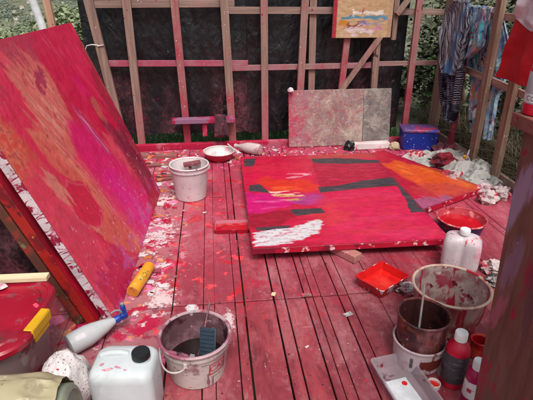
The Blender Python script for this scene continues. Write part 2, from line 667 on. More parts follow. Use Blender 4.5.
def m_painting(name, rough=.36, streak=(1, 1, 1), rot=0.0, bump=.35, sc=30, val=.86):
    """colour laid down per vertex on the canvas, with brush hairs and impasto on top"""
    t = NT(name, rough, .45)
    c = t.attr('paint')[0]
    n = t.noise(sc, 7, .7, .3, stretch=streak, rot=(0, 0, rot))
    n2 = t.noise(sc * .4, 5, .6)
    f = t.ss(n, .3, .7)
    hs_ = t.t.nodes.new('ShaderNodeHueSaturation')
    t.link(c, hs_.inputs['Color'])
    t.link(t.math('ADD', val, t.math('MULTIPLY', f, .30)), hs_.inputs['Value'])
    col = t.drops(hs_.outputs[0], lin('#d08a98'), 75, .25, .05)
    t.bump(t.math('ADD', n, t.math('MULTIPLY', n2, .8)), bump, .004)
    r = t.mix(t.ss(n2, .4, .65), (rough - .08,) * 3, (rough + .16,) * 3)
    return t.done(col, r)


M_PAINT_LEAN = m_painting('leaning canvas paint', .38, (1.3, .55, 1), R(-23), .5, 24)
M_PAINT_FLAT = m_painting('flat canvas paint', .34, (.6, 1.3, 1), R(6), .5, 22, .70)


def m_drip(name, base, drip):
    """canvas edge: paint run over the side in thin lines and blots"""
    t = NT(name, .5)
    col = t.mix(t.ss(t.noise(9, 6), .35, .65), tuple(v * .75 for v in lin(base)), lin(base))
    for sc, wd in ((30, .022), (17, .026)):
        n = t.noise(1.0, 2, .5, .5, stretch=(1.5, sc, 5.0))
        k_ = t.ss(t.noise(1.0, 4, .65, stretch=(2, 7, 12)), .42, .58)
        col = t.mix(t.math('MULTIPLY', t.ss(t.math('ABSOLUTE', t.math('SUBTRACT', n, .5)), wd, wd * .4), k_), col, lin(drip))
    col = t.splat(col, lin(drip), 1.0, .57, .03, detail=6, stretch=(4, 9, 14))
    col = t.splat(col, lin('#c46a88'), 1.0, .55, .1, detail=6, stretch=(4, 6, 16))
    col = t.splat(col, lin('#8a4a5c'), 22, .62, .05, detail=6)
    return t.done(col)


M_DRIP_V = m_drip('dripped canvas edge', '#cdbcc2', '#8a1234')
M_EDGE_RED = spattered('red canvas edge', '#b1122f', [('#d8b8bd', 16, .58, .05), ('#7a0f2a', 6, .55, .05)], rough=.45)
M_EDGE_RED2 = spattered('orange red canvas edge', '#a3231f', [('#b84a2a', 6, .55, .12), ('#6e1420', 5, .52, .1), ('#5a1a1e', 13, .58, .06), ('#b0804c', 22, .66, .05)], rough=.45)
M_BACKBOARD = spattered('brown board edge', '#5a3226', [('#8c2a24', 5, .5, .1), ('#6f6a4a', 9, .6, .08)], rough=.65)

M_WHITE_SPECK = spattered('white plastic, paint flecked', '#c9bcbf', [('#c8949f', 3, .5, .16), ('#b9707e', 9, .60, .08), ('#a8a0a2', 26, .62, .05), ('#b93055', 9, .68, .03)],
                          [('#b02a4a', 60, .3, .25), ('#5a3a44', 75, .26, .25), ('#c77b90', 38, .3, .25)], .42)
M_WHITE_IN = spattered('white bucket inside', '#ddd2d2', [('#c98f9c', 6, .6, .1)], [('#a8324f', 40, .3, .2)], .45)
M_BKT_OUT = spattered('pale bucket plastic', '#c0b5b0', [('#a0868a', 5, .5, .14), ('#8c6a70', 10, .60, .07), ('#a04a5e', 8, .65, .05), ('#7d5a62', 3, .62, .06, (7, 7, .5)), ('#97888a', 24, .6, .06)],
                      [('#6b2a3c', 60, .3, .3), ('#b02a4a', 45, .3, .15)], .42)
M_BKT_RIM = spattered('crusted bucket rim', '#b09298', [('#8a4a5c', 9, .48, .08), ('#d8c6ca', 14, .6, .05), ('#3f4a5c', 12, .64, .05)], [], .5)
M_BKT_IN = spattered('dirty bucket inside', '#64454b', [('#8f6a72', 5, .5, .12), ('#3c1e28', 6, .52, .1), ('#22161b', 9, .57, .08), ('#a88a90', 22, .62, .05)],
                     [('#c9a4ac', 50, .3, .25)], .4)
M_DARKGRIP = plain('dark blue grey rubber', '#2d3a46', .45)
M_DARK = plain('black plastic', '#17181a', .35)
M_BLACKCAP = plain('black ribbed cap', '#1d1f22', .32)
M_STICKY = spattered('paint caked handle', '#5a2533', [('#8a4a5a', 9, .5, .08), ('#2b1218', 12, .58, .05)], [], .35)
M_WIRE = plain('pale plastic wire', '#c8c0bd', .4)
M_WHITE = plain('white plastic', '#dfe2e4', .35)
M_WHITECAP = spattered('white cap, smeared', '#dcdcdc', [('#c9a2a8', 18, .6, .05), ('#4a3038', 30, .68, .03)], [], .4)


def m_translucent(name, col, trans=.35, rough=.35, stain=None, drops=None):
    t = NT(name, rough, .4)
    c = lin(col)
    o = t.mix(t.ss(t.noise(7, 6), .35, .7), tuple(v * .86 for v in c), c)
    if stain:
        for s_ in stain:
            o = t.splat(o, lin(s_[0]), s_[1], s_[2], .05, detail=7)
    if drops:
        for d in drops:
            o = t.drops(o, lin(d[0]), d[1], d[2], d[3])
    t.b.inputs['Transmission Weight'].default_value = trans
    t.b.inputs['IOR'].default_value = 1.06 if trans > .7 else 1.3
    t.bump(t.noise(20, 4), .08, .01)
    return t.done(o)


M_JERRY = m_translucent('white translucent canister', '#ccd3d5', .12, .33, [('#c76a80', 9, .70), ('#b9bdc0', 5, .58), ('#c9c4c4', 30, .63)], [('#c04060', 26, .3, .07), ('#8a5a66', 70, .3, .08)])
M_SPRAY = m_translucent('frosted bottle plastic', '#c6c9cb', .15, .38, [('#cba2ab', 8, .66), ('#b9b6b8', 20, .62)], [('#b06a7c', 50, .3, .12)])
M_CLEAR = m_translucent('cloudy clear tray', '#ddd2d9', .78, .22, [('#a87888', 12, .6)], [('#b92a48', 30, .3, .12)])
M_CLEARRED = m_translucent('red clear tray', '#c4788a', .2, .25, [('#d98aa0', 9, .62)])
M_BOXBODY = m_translucent('cloudy storage box', '#b59a98', .30, .4, [('#8a3a4a', 5, .56), ('#cdbdbb', 8, .6)], [('#a82040', 26, .3, .3)])
M_LID = spattered('red box lid', '#a00f2a', [('#780d24', 3, .48, .12), ('#5e2a30', 6, .56, .1), ('#86404c', 12, .58, .06), ('#c9a0a8', 11, .68, .03)],
                  [('#d9c3c6', 30, .3, .10), ('#d8506a', 22, .3, .15)], .28)
M_YELLOW = spattered('yellow plastic clip', '#d9a51e', [('#b8821a', 14, .6, .05)], [('#a03018', 60, .3, .12)], .4)
M_BAG = m_translucent('yellowed plastic film', '#b5a988', .18, .22, [('#9a8e72', 5, .52), ('#c4bca4', 9, .56), ('#8a8068', 16, .62)], [('#b03a4c', 14, .26, .10)])
M_BAGEND = plain('grey green drum end', '#7d8272', .5)
M_ORANGE = spattered('orange yellow tube', '#e09a2c', [('#e6b45a', 9, .6, .05), ('#c9402c', 16, .68, .04)], [('#b83a20', 60, .3, .15)], .4)
M_ORANGE_END = spattered('orange tube end', '#c97f35', [('#a85e28', 20, .55, .08)], [], .5)
M_GREENINK = plain('green print', '#1f6b4a', .5)
M_REDINK = plain('red print', '#b8364a', .5)
M_GREYINK = plain('grey print', '#5b5f66', .5)
M_BLUE_NOZZLE = plain('blue nozzle', '#1d3f9a', .35)
M_GREY_TRIG = plain('grey trigger', '#8b8d93', .4)
M_REDBOWL = spattered('red bowl outside', '#b0213a', [('#d98a96', 10, .66, .04)], [('#e0c8cc', 40, .3, .15)], .4)
M_BOWL_IN = spattered('crusted white bowl inside', '#d9cdcb', [('#c29a9e', 8, .54, .08), ('#b24a5e', 12, .66, .04)], [('#a83a50', 30, .3, .2)], .5)
M_NAVY = spattered('navy tub', '#26264e', [('#6b1f3a', 7, .56, .08), ('#8a7a94', 14, .68, .04)], [('#c4a9bb', 50, .3, .25)], .35)
M_TUBRIM = spattered('red crusted rim', '#b8434f', [('#d88a84', 16, .56, .06), ('#8a1f30', 12, .58, .05)], [], .4)
M_WETRED = spattered('wet red paint', '#b30d1f', [('#c9252c', 3, .5, .2), ('#8f0a1c', 4, .58, .15)], [], .16, bump=(6, .12))
M_ORANGERED = spattered('wet orange red paint', '#d81e18', [('#e2352a', 4, .52, .15), ('#c01218', 6, .58, .1)], [], .25, bump=(14, .2))
M_TRAYRED = spattered('paint coated tray inside', '#cc1c1c', [('#dc3a30', 5, .55, .1)], [], .3)
M_TRAYOUT = spattered('white tray dripped red', '#b5182a', [('#cfc0c4', 1.0, .53, .04, (24, 24, 7)), ('#7d1026', 9, .58, .05)], [], .4)
M_CANISTER = spattered('white canister dripped red', '#c4b8bc', [('#c48a98', 5, .54, .12), ('#b9607a', 30, .63, .04), ('#c04a66', 1.0, .60, .03, (32, 32, 3)), ('#b02a48', 11, .68, .03)],
                       [('#5a3440', 80, .28, .35), ('#b23555', 60, .3, .3)], .42)
M_BEIGE = spattered('beige bucket stained', '#9c807a', [('#7d2a34', 4, .45, .12), ('#b09a92', 9, .57, .08), ('#6a1824', 9, .56, .06), ('#8a1a2a', 3, .55, .05, (6, 6, .5))],
                    [('#c9a9a8', 40, .3, .2)], .45)
M_BEIGE_IN = spattered('beige bucket inside', '#b5a09a', [('#8f5a5e', 6, .48, .12), ('#9a4452', 11, .54, .06), ('#8a1428', 4, .58, .05), ('#c9b8b2', 14, .60, .05), ('#6a1a28', 16, .60, .05), ('#a02038', 3, .57, .04, (6, 6, .5))],
                       [('#9a2038', 30, .3, .25)], .4)
M_BEIGE_RIM = spattered('beige rim', '#d0b4a0', [('#b0182c', 4, .62, .03), ('#b88a80', 14, .58, .05)], [], .45)
M_RUST = spattered('rust brown crusted paint', '#53282a', [('#74362a', 9, .5, .1), ('#351a1e', 12, .52, .08), ('#7d2434', 14, .58, .06), ('#9a5a3c', 26, .62, .05), ('#a07a74', 34, .66, .04), ('#8a5a5e', 5, .62, .1, (1, 1, .3))],
                   [('#c9a48e', 60, .28, .15)], .5, bump=(34, .8))
M_RUST_IN = spattered('dark crusted inside', '#43201f', [('#5e3330', 6, .52, .1), ('#221012', 7, .55, .08)], [('#8a5a56', 50, .3, .2)], .5, bump=(24, .5))
M_SLUDGE = plain('dark sludge', '#1c0f10', .25)
M_PAIL = spattered('white pail', '#c2b0b5', [('#a87080', 5, .5, .12), ('#8a4a50', 4, .6, .05, (6, 6, .5)), ('#9a3a50', 9, .66, .04)], [('#8a2a40', 50, .3, .25)], .42)
M_PAILLABEL = spattered('pail picture label', '#6a2a24', [('#a01c2c', 14, .55, .05), ('#c9b0b0', 18, .6, .04)], [], .45)
M_STIRSTICK = plain('grey stirring stick', '#a5a0a0', .5)
M_BOTTLERED = spattered('red paint bottle', '#b01230', [('#8a0f28', 7, .55, .1)], [], .3)
M_BOTTLELABEL = spattered('dark grey bottle label', '#3a363b', [('#5a5056', 26, .56, .06, (1, 1, 2.5)), ('#7a2a3a', 12, .68, .03)], [], .5)
M_MAGENTA = spattered('magenta bottle', '#9a1248', [('#7a0f38', 7, .55, .1)], [], .3)
M_LABELWHITE = spattered('white bottle label', '#d5cfd3', [('#b9b3ba', 20, .6, .05), ('#7d8590', 26, .66, .03)], [], .5)
M_REDCUP = spattered('red cup', '#a61a20', [('#c4442c', 12, .56, .06), ('#6e1218', 9, .58, .06)], [], .3)
M_WHITERING = spattered('white cap ring', '#ddd4d2', [('#cf8c90', 16, .66, .04)], [], .45)
M_PAPER_LABEL = plain('white paper', '#d3d6da', .6)
M_BLUEBOX = spattered('blue plastic', '#1c2f8e', [('#15236b', 5, .52, .1), ('#7a86c0', 20, .70, .03)], [('#c9cfe6', 55, .3, .3), ('#b9466a', 60, .28, .12)], .35)
M_BLUETOP = spattered('blue lid, paint covered', '#5a3f78', [('#a8324f', 7, .5, .06), ('#2438a0', 9, .56, .05), ('#cdb6c6', 16, .66, .04)], [('#d6cfdd', 60, .3, .3)], .4)
def m_palette_board(name, cols, spots, rough=.6, pink=None):
    """board used for wiping brushes: soft overlapping smears of many sizes"""
    t = NT(name, rough, .3)
    col = lin(cols[0])
    for i, (c, sc, thr, soft, k) in enumerate(cols[1:]):
        n = t.noise(sc, 9, .78, .9, stretch=(1, 1, .55) if i % 2 else (.6, .6, 1.2))
        col = t.mix(t.math('MULTIPLY', t.ss(n, thr - soft, thr + soft), k), col, lin(c))
    if pink:
        px_ = t.math('ADD', t.xyz()[0], t.math('MULTIPLY', t.noise(4, 7, .75, stretch=(1, 1, .6)), .9))
        col = t.mix(t.math('MULTIPLY', t.ss(px_, .85, .35), .75), col, lin(pink))
        col = t.mix(t.math('MULTIPLY', t.ss(px_, .55, .45), .6), col, lin('#a82a48'))
    scr = t.noise(5, 6, .7, .4, stretch=(14, 14, .8))
    col = t.mix(t.math('MULTIPLY', t.ss(scr, .50, .7), .5), col, lin('#5a4a4a'))
    for c, sc, th in (('#8f9aa6', 4, .60), ('#c4b8ac', 6, .62), ('#5a5f6c', 5, .61), ('#9c3048', 5, .635), ('#a8905a', 6, .66)):
        n = t.noise(sc, 8, .75, .6, stretch=(5, 5, .9))
        col = t.mix(t.math('MULTIPLY', t.ss(n, th - .04, th + .04), .75), col, lin(c))
    for c, sc, r, d in spots:
        col = t.drops(col, lin(c), sc, r, d)
    t.bump(t.noise(36, 7, .75), .6, .008)
    return t.done(col)


M_SPLAT_RED = m_palette_board('splattered board', ['#8a7a70', ('#8f6466', 3, .48, .16, .8), ('#8a6a66', 7, .5, .12, .8), ('#b3a294', 6, .54, .1, .8), ('#9a3a50', 5, .56, .1, .8), ('#c9b8a8', 14, .60, .06, .7), ('#6a5a5e', 11, .58, .07, .6), ('#a81a38', 3.4, .60, .03, 1), ('#8f8a6c', 10, .64, .05, .6)],
                               [('#b0203c', 60, .34, .2), ('#d9cfcb', 90, .3, .12)], pink='#a8566a')
M_SPLAT_GREY = m_palette_board('grey splattered board', ['#766c66', ('#645c58', 4, .48, .14, .9), ('#a0968c', 7, .54, .1, .8), ('#75505a', 6, .57, .09, .7), ('#6c7880', 9, .6, .07, .6), ('#b9b0a6', 16, .60, .05, .8), ('#453e40', 12, .60, .06, .7)],
                                [('#b04a5a', 70, .3, .2), ('#d9d3cc', 80, .32, .15)])
M_FOAM = spattered('white foam, pink stained', '#d3c5c4', [('#c98a98', 6, .56, .06), ('#b9405c', 10, .66, .04)], [('#a83a55', 50, .3, .2)], .7)
M_RAGRED = spattered('dark red rag', '#7d1526', [('#a8223a', 6, .5, .1), ('#4a1420', 8, .56, .08), ('#c9a5ac', 12, .68, .03)], [], .8)
M_RAGDARK = spattered('dark caked rag', '#4f2a34', [('#8a3a4c', 8, .5, .08), ('#2b1a20', 10, .55, .06), ('#b58a92', 14, .66, .04)], [], .8)
M_PAPER = spattered('crumpled newsprint', '#b0aca8', [('#6a6668', 20, .58, .04), ('#7d8a80', 6, .60, .05), ('#a03a50', 8, .66, .04), ('#8f8d8a', 14, .54, .05), ('#c9848f', 5, .66, .04), ('#a8a6a0', 24, .52, .05)], [('#b02a44', 26, .3, .15)], .8)
M_PAPERRED = spattered('paint soaked paper', '#bba9a8', [('#a01c34', 6, .5, .05), ('#5f2b36', 10, .56, .06), ('#d9d0cc', 14, .6, .05), ('#2b2226', 13, .66, .04)], [], .6)
M_FOIL = spattered('dirty foil', '#8f8285', [('#5a3a42', 9, .5, .08), ('#b01c34', 10, .6, .05), ('#c9c2c4', 14, .6, .05)], [], .35)
M_REDCLOTH = spattered('red cloth', '#b5121f', [('#9a0d1a', 3, .52, .15)], [], .75)
M_WHITECLOTH = plain('white cloth', '#c9bcc4', .8)
M_WHITEPOLE = plain('white painted pole', '#cfd2d4', .45)
M_STRING = plain('white string', '#c8c4c0', .8)
M_SCRAPWOOD = spattered('paint crusted scrap', '#8f5a56', [('#b8324a', 5, .5, .06), ('#c98a4a', 8, .6, .05), ('#b9a8a0', 9, .58, .05), ('#5a2a34', 8, .58, .06)], [], .65)
M_WHITECHIP = spattered('white chip', '#d6cbc8', [('#c28a94', 16, .6, .06)], [], .7)


def m_workbench():
    t = NT('stained bench panel', .55, .35)
    p = t.xyz()
    g = t.noise(4, 7, .68, .4, stretch=(7, 7, 1.2))
    col = t.mix(t.ss(g, .22, .8), lin('#553830'), lin('#785448'))
    col = t.mix(t.math('MULTIPLY', t.ss(t.noise(2.4, 6), .46, .70), .55), col, lin('#652e30'))
    col = t.splat(col, lin('#8a1c34'), 3.0, .58, .06, stretch=(2, 2, .8), detail=6)
    # a broad lilac brush sweep down the upper part and a pink smear below it
    for (cx, cz, rx, rz, sl, c, k) in ((.055, 1.00, .045, .18, -.30, '#9a86a6', .75), (.10, .78, .05, .14, -.2, '#8a7090', .5), (.085, .56, .03, .10, -.2, '#a85a74', .6), (.22, .72, .05, .22, .1, '#4a3040', .6)):
        u = t.math('SUBTRACT', t.math('SUBTRACT', t.math('MULTIPLY', p[1], -1.0), cx), t.math('MULTIPLY', t.math('SUBTRACT', p[2], cz), -sl))
        a = t.math('DIVIDE', u, rx)
        b = t.math('DIVIDE', t.math('SUBTRACT', p[2], cz), rz)
        rr = t.math('SQRT', t.math('ADD', t.math('MULTIPLY', a, a), t.math('MULTIPLY', b, b)))
        f = t.ss(t.math('ADD', t.math('SUBTRACT', 1.0, rr), t.math('MULTIPLY', t.math('SUBTRACT', t.noise(7, 7, .7, stretch=(5, 5, .7)), .5), 2.4)), .0, .5)
        col = t.mix(t.math('MULTIPLY', f, k), col, lin(c))
    col = t.splat(col, lin('#9a6a72'), 7, .62, .06, stretch=(2.5, 2.5, .6), detail=7)
    col = t.drops(col, lin('#c0a0a6'), 50, .3, .15)
    col = t.drops(col, lin('#8a1c30'), 26, .3, .2)
    t.bump(g, .35, .004)
    return t.done(col)


M_BENCH = m_workbench()
M_BENCHTOP = wood('bench top timber', '#7d5048', '#4f302c', 'X', red=.55, stain='#7a2030', stain2='#85504a')


def m_stripes():
    t = NT('striped knit', .9, .1)
    w = t.wave(15, 3.6, 1.6, rot=(R(18), 0, 0), direction='Z', detail=4)
    w2 = t.wave(6, 5.0, 1.2, rot=(R(-75), 0, 0), direction='Z', detail=4)
    col = t.mix(t.ss(w, .58, .85), lin('#1b1a22'), lin('#7d7688'))
    col = t.mix(t.ss(t.noise(2.6, 5, .7), .46, .58), col, t.mix(t.ss(w2, .5, .85), lin('#22222e'), lin('#5f6a80')))
    col = t.splat(col, lin('#8a5a60'), 9, .60, .08, stretch=(1, 1, .4))
    col = t.splat(col, lin('#34496e'), 7, .58, .1, stretch=(1, 1, .4))
    col = t.splat(col, lin('#15141a'), 5, .54, .1)
    return t.done(col)


def m_bodystripes():
    t = NT('washed striped cloth', .9, .1)
    w = t.wave(11, 2.2, 1.0, rot=(R(-78), 0, 0), direction='Z', detail=4)
    w2 = t.wave(26, 2.5, 1.4, rot=(R(-80), 0, 0), direction='Z', detail=3)
    col = t.mix(t.ss(w, .25, .8), lin('#30323f'), lin('#75798a'))
    col = t.mix(t.math('MULTIPLY', t.ss(w2, .55, .9), .7), col, lin('#9c9490'))
    col = t.splat(col, lin('#6a5250'), 5, .56, .1, stretch=(1, 1, .3))
    col = t.splat(col, lin('#3f5f86'), 5, .56, .1, stretch=(1, 1, .3))
    col = t.splat(col, lin('#8f3a52'), 16, .66, .05)
    return t.done(col)


def m_batik():
    t = NT('many coloured cloth', .85, .15)
    k = (1, 1.3, .55)
    col = t.mix(t.ss(t.noise(5, 8, .75, 1.0), .36, .64), lin('#5a6088'), lin('#90b0c0'))
    for c, sc, th, so in (('#c07a58', 7, .52, .1), ('#48a4b0', 8, .53, .1), ('#c4c6cc', 12, .55, .08), ('#7a2f46', 11, .58, .07), ('#24222e', 9, .54, .1), ('#3c55a0', 12, .60, .07), ('#c0743c', 14, .62, .06), ('#b9b6b8', 22, .61, .05), ('#3a8a92', 20, .62, .05)):
        col = t.splat(col, lin(c), sc, th, so, stretch=k, detail=8, dist=.8)
    return t.done(col)


M_STRIPES, M_BATIK = m_stripes(), m_batik()


def m_leaf(name, c1, c2, c3):
    t = NT(name, .5, .35)
    r = t.attr('rnd')[2]
    col = t.mix(t.ss(r, .0, .6), lin(c1), lin(c2))
    col = t.mix(t.ss(r, .75, 1.0), col, lin(c3))
    t.b.inputs['Subsurface Weight'].default_value = 0.0
    return t.done(col)


M_LEAF_BUSH = m_leaf('bush leaves', '#5a6648', '#7d8a64', '#a6b088')
M_LEAF_HEDGE = m_leaf('hedge leaves', '#2a3022', '#434a34', '#6e7556')
M_LEAF_BIG = m_leaf('broad leaves', '#4a6e40', '#648c54', '#86a873')
M_STRAW = m_leaf('dry grass', '#4a4436', '#665d4a', '#857a60')
M_GRASS = m_leaf('green grass', '#3a5a34', '#557a48', '#86a070')
M_BARK = plain('bark', '#6a5d50', .9)


def m_ground():
    t = NT('soil and meadow', .95, .1)
    n = t.noise(.25, 8, .7)
    n2 = t.noise(9, 6, .7)
    col = t.mix(t.ss(n, .4, .62), lin('#626854'), lin('#7d7e6a'))
    col = t.mix(t.math('MULTIPLY', t.ss(n2, .45, .65), .5), col, lin('#46402f'))
    col = t.splat(col, lin('#424a3c'), .012, .5, .1, detail=8)
    return t.done(col)


M_GROUND = m_ground()
M_HOUSEWALL = plain('far house render', '#d8d4cc', .8)
M_HOUSEROOF = plain('far house roof', '#a08c80', .85)
#PART3

# ================================================================== the setting
def terrain_z(x, y):
    r = math.hypot(x, y - 2.0)
    prof = ((0, -.14), (5, -.14), (8, -.3), (14, -1.0), (30, -4), (100, -22), (400, -75), (900, -108), (1400, -98), (2200, -52), (3500, 30), (6000, 120))
    for (r0, z0), (r1, z1) in zip(prof, prof[1:]):
        if r <= r1:
            z = z0 + (z1 - z0) * (r - r0) / (r1 - r0)
            break
    else:
        z = prof[-1][1]
    if r > 6:
        z += (mnoise.noise(Vector((x * .02, y * .02, 0))) * .02 + mnoise.noise(Vector((x * .004, y * .004, 3))) * .03) * (r - 6) * .5
    return z


b = MB()
rings = [0.8 * 1.16 ** k for k in range(61)]
NA = 120
b.v = [(0, 2.0, terrain_z(0, 2))] + [(r * math.cos(2 * math.pi * i / NA), 2.0 + r * math.sin(2 * math.pi * i / NA), 0) for r in rings for i in range(NA)]
b.v = [(x, y, terrain_z(x, y)) for x, y, _ in b.v]
b.f = [(0, 1 + i, 1 + (i + 1) % NA) for i in range(NA)]
for k in range(len(rings) - 1):
    for i in range(NA):
        j = (i + 1) % NA
        b.f.append((1 + k * NA + i, 1 + (k + 1) * NA + i, 1 + (k + 1) * NA + j, 1 + k * NA + j))
b.a = [.5] * len(b.v)
tag(b.build('ground', M_GROUND), kind='structure')

# deck: pallet rows of wide and narrow boards
b = MB()
edges_mid = [-.60, -.28, -.11, -.05, .062, .113, .283, .345, .46, .505, .552, .65]
wide_gap = {-.28, .113, .283, .46, .65}
left_e, x = [], -.60
pat = [.16, .055, .15, .06, .17, .05]
k = 0
while x > -2.3:
    x -= pat[k % 6]
    left_e.append(round(x, 3))
    k += 1
right_e, x = [], .65
while x < 2.45:
    x += (.168, .172, .058, .165, .17, .05, .166)[k % 7]
    right_e.append(round(x, 3))
    k += 1
edges = left_e[::-1] + edges_mid + right_e
rows = [-.78, .66, 2.105, 3.535, 4.80]
for ri in range(4):
    sh = random.uniform(-.012, .012) if ri not in (1, 2) else 0
    for i in range(len(edges) - 1):
        x0, x1 = edges[i] + sh, edges[i + 1] + sh
        g0 = .0058 if edges[i] in wide_gap else random.choice((.0004, .0007, .0012, .0024))
        g1 = .0055 if edges[i + 1] in wide_gap else random.choice((.0004, .0007, .0012, .0024))
        y0, y1 = rows[ri] + random.uniform(.003, .012), rows[ri + 1] - random.uniform(.002, .010)
        z = random.uniform(-.0025, 0.0)
        M = Matrix.Translation((0, 0, z)) @ Matrix.Rotation(random.uniform(-.002, .002), 4, 'Y')
        b.box(((x0 + x1) / 2, (y0 + y1) / 2, -.0125), (x1 - x0 - g0 - g1, y1 - y0, .025), M, a=random.random())
for y in (-.7, .0, .62, 1.35, 2.06, 2.8, 3.5, 4.1, 4.75):            # bearers underneath
    b.box((.1, y, -.075), (4.9, .09, .09), a=.2)
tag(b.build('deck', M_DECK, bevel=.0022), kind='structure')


# ------------------------------------------------------------------ the frame wall with black plastic
wall = thing('frame_wall', 'rough timber stud wall lined with black plastic sheet behind the deck', 'wall', (0, 4.9, 0))
studs = [(-1.165, 1.80, -.965, 0), (-.778, 1.80, -.792, 0), (-.34, 1.80, -.300, 0), (.135, 1.80, .186, 0), (.532, 1.80, .542, 0), (.950, 1.80, .905, 0),
         (1.715, 1.12, 1.738, 0), (1.395, 1.14, 1.335, 0), (2.12, 1.8, 2.132, 0)]
for i, (x1, z1, x0, z0) in enumerate(studs):
    w = (.085, .078, .074, .078, .074, .072, .066, .066, .066)[i]
    MB().beam((x0, 0, z0), (x1, 0, z1), w, .045, a=(.15, .35, .85, .4, .45, .6, .2, .95, .75)[i]).build('stud', M_WALLWOOD, wall, bevel=.003, wob=.004)
MB().beam((1.062, .064, 0), (1.03, .064, 1.8), .072, .03, a=.2).build('stud', M_WALLWOOD, wall, bevel=.003, wob=.004)
MB().beam((1.886, -.001, 1.08), (1.872, -.001, 1.8), .052, .04, a=.1).build('stud', M_WALLWOOD, wall, bevel=.003)
MB().beam((1.345, -.042, .56), (1.74, -.042, 1.13), .055, .03, ref=(0, 1, 0), a=.4).build('brace', M_WALLWOOD, wall, bevel=.003)
MB().beam((1.88, -.04, 1.33), (2.10, -.04, 1.62), .055, .03, a=.1).build('brace', M_WALLWOOD, wall, bevel=.003)
rails = [((-1.16, 1.435), (.245, 1.433), .068), ((.16, 1.374), (1.28, 1.366), .066), ((1.83, 1.353), (2.42, 1.345), .062),
         ((-1.06, .885), (.37, .866), .060), ((.175, .818), (1.72, .824), .056), ((1.66, .836), (2.43, .838), .048)]
for i, ((x0, z0), (x1, z1), h) in enumerate(rails):
    yy = .037 if i not in (1, 4) else .0365
    MB().beam((x0, yy, z0), (x1, yy, z1), h, .027, ref=(0, 1, 0), a=(.3, .1, .1, .9, .5, .25)[i]).build('rail', M_WALLRAIL, wall, bevel=.003, wob=.003)
MB().beam((-1.3, -.055, .012), (1.5, -.055, .012), .09, .06).build('sill', M_SILL, wall, bevel=.004, wob=.004)
MB().beam((1.3, -.050, .002), (2.45, -.050, .002), .07, .06).build('sill', M_SILL, wall, bevel=.004, wob=.004)


def tarp_pt(x0, x1, z0, z1, seed):
    def f(u, v):
        x, z = x0 + (x1 - x0) * u, z0 + (z1 - z0) * v
        if v == 0:
            z += .035 * mnoise.noise(Vector((x * 3, 0, seed)))
        y = .112 + .042 * mnoise.noise(Vector((x * 4.5, z * .9, seed))) - .012 * abs(mnoise.noise(Vector((x * 9 + z * 2, z * 3.2, seed + 4)))) - .007 * abs(mnoise.noise(Vector((x * 21 - z * 6, z * 12, seed + 9)))) + .0015 * mnoise.noise(Vector((x * 50, z * 44, seed)))
        return (x, y, z)
    return f


MB().grid(tarp_pt(-1.26, .36, .115, 1.85, 1), 130, 110).build('plastic_sheet', M_TARP, wall, smooth=180)
MB().grid(lambda u, v: (tarp_pt(.33, 2.09, .095, 1.85, 7)(u, v)[0], tarp_pt(.33, 2.09, .095, 1.85, 7)(u, v)[1] + .022, tarp_pt(.33, 2.09, .095, 1.85, 7)(u, v)[2]), 130, 110).build('plastic_sheet', M_TARP, wall, smooth=180)
st = MB()
st.tube([(-1.09, -.024, 1.065), (-1.15, -.03, 1.075), (-1.2, -.02, 1.065), (-1.225, 0, 1.03), (-1.225, .01, .98), (-1.215, .01, .90)], .006, 6)
st.tube([(-1.10, -.03, 1.06), (-1.04, -.03, 1.07)], .006, 6)
tag(st.build('string_loop', M_STRING), 'loop of white string tied round the leftmost wall stud', 'string')
bpy.data.objects['string_loop'].location = (0, 4.9, 0)

# ------------------------------------------------------------------ the open fence on the right
fence = thing('lattice_fence', 'open brown post and rail fence along the right edge of the deck', 'fence', (2.45, 0, 0))
for (y0, z0, y1, z1, w, t, m) in ((4.86, -.1, 4.87, 1.8, .15, .05, M_FENCE), (4.41, -.1, 4.43, 1.12, .055, .05, M_REDPOST), (3.97, -.1, 4.0, 1.8, .085, .05, M_FENCE), (3.575, -.1, 3.60, 1.8, .085, .05, M_FENCE), (3.0, -.1, 3.03, 1.8, .085, .05, M_FENCE)):
    MB().beam((0, y0, z0), (0, y1, z1), w, t, ref=(1, 0, 0)).build('post', m, fence, bevel=.004, wob=.005)
MB().beam((.042, 2.6, 1.37), (.042, 4.95, 1.345), .06, .03, ref=(1, 0, 0)).build('rail', M_FENCE_Y, fence, bevel=.003, wob=.003)
MB().beam((.042, 2.6, .755), (.042, 4.6, .85), .06, .03, ref=(1, 0, 0)).build('rail', M_FENCE_Y, fence, bevel=.003, wob=.003)
MB().beam((.045, 2.5, .03), (.045, 4.85, .06), .09, .035, ref=(1, 0, 0)).build('rail', M_FENCE_Y, fence, bevel=.003, wob=.003)


# ------------------------------------------------------------------ paintings
def basis(o, xa, ya):
    xa, ya = Vector(xa).normalized(), Vector(ya).normalized()
    za = xa.cross(ya)
    return Matrix(((xa.x, ya.x, za.x, o[0]), (xa.y, ya.y, za.y, o[1]), (xa.z, ya.z, za.z, o[2]), (0, 0, 0, 1)))


def canvas(name, label, cat, M, w, h, t, colfn, nx, ny, face_mat, edge_mat, group=None):
    r = thing(name, label, cat, M=M, group=group)
    painted_sheet('painted_face', w, h, nx, ny, colfn, face_mat, r)
    MB().box((w / 2, h / 2, -t / 2 - .0012), (w, h, t)).build('stretcher_edge', edge_mat, r, bevel=.004)
    return r


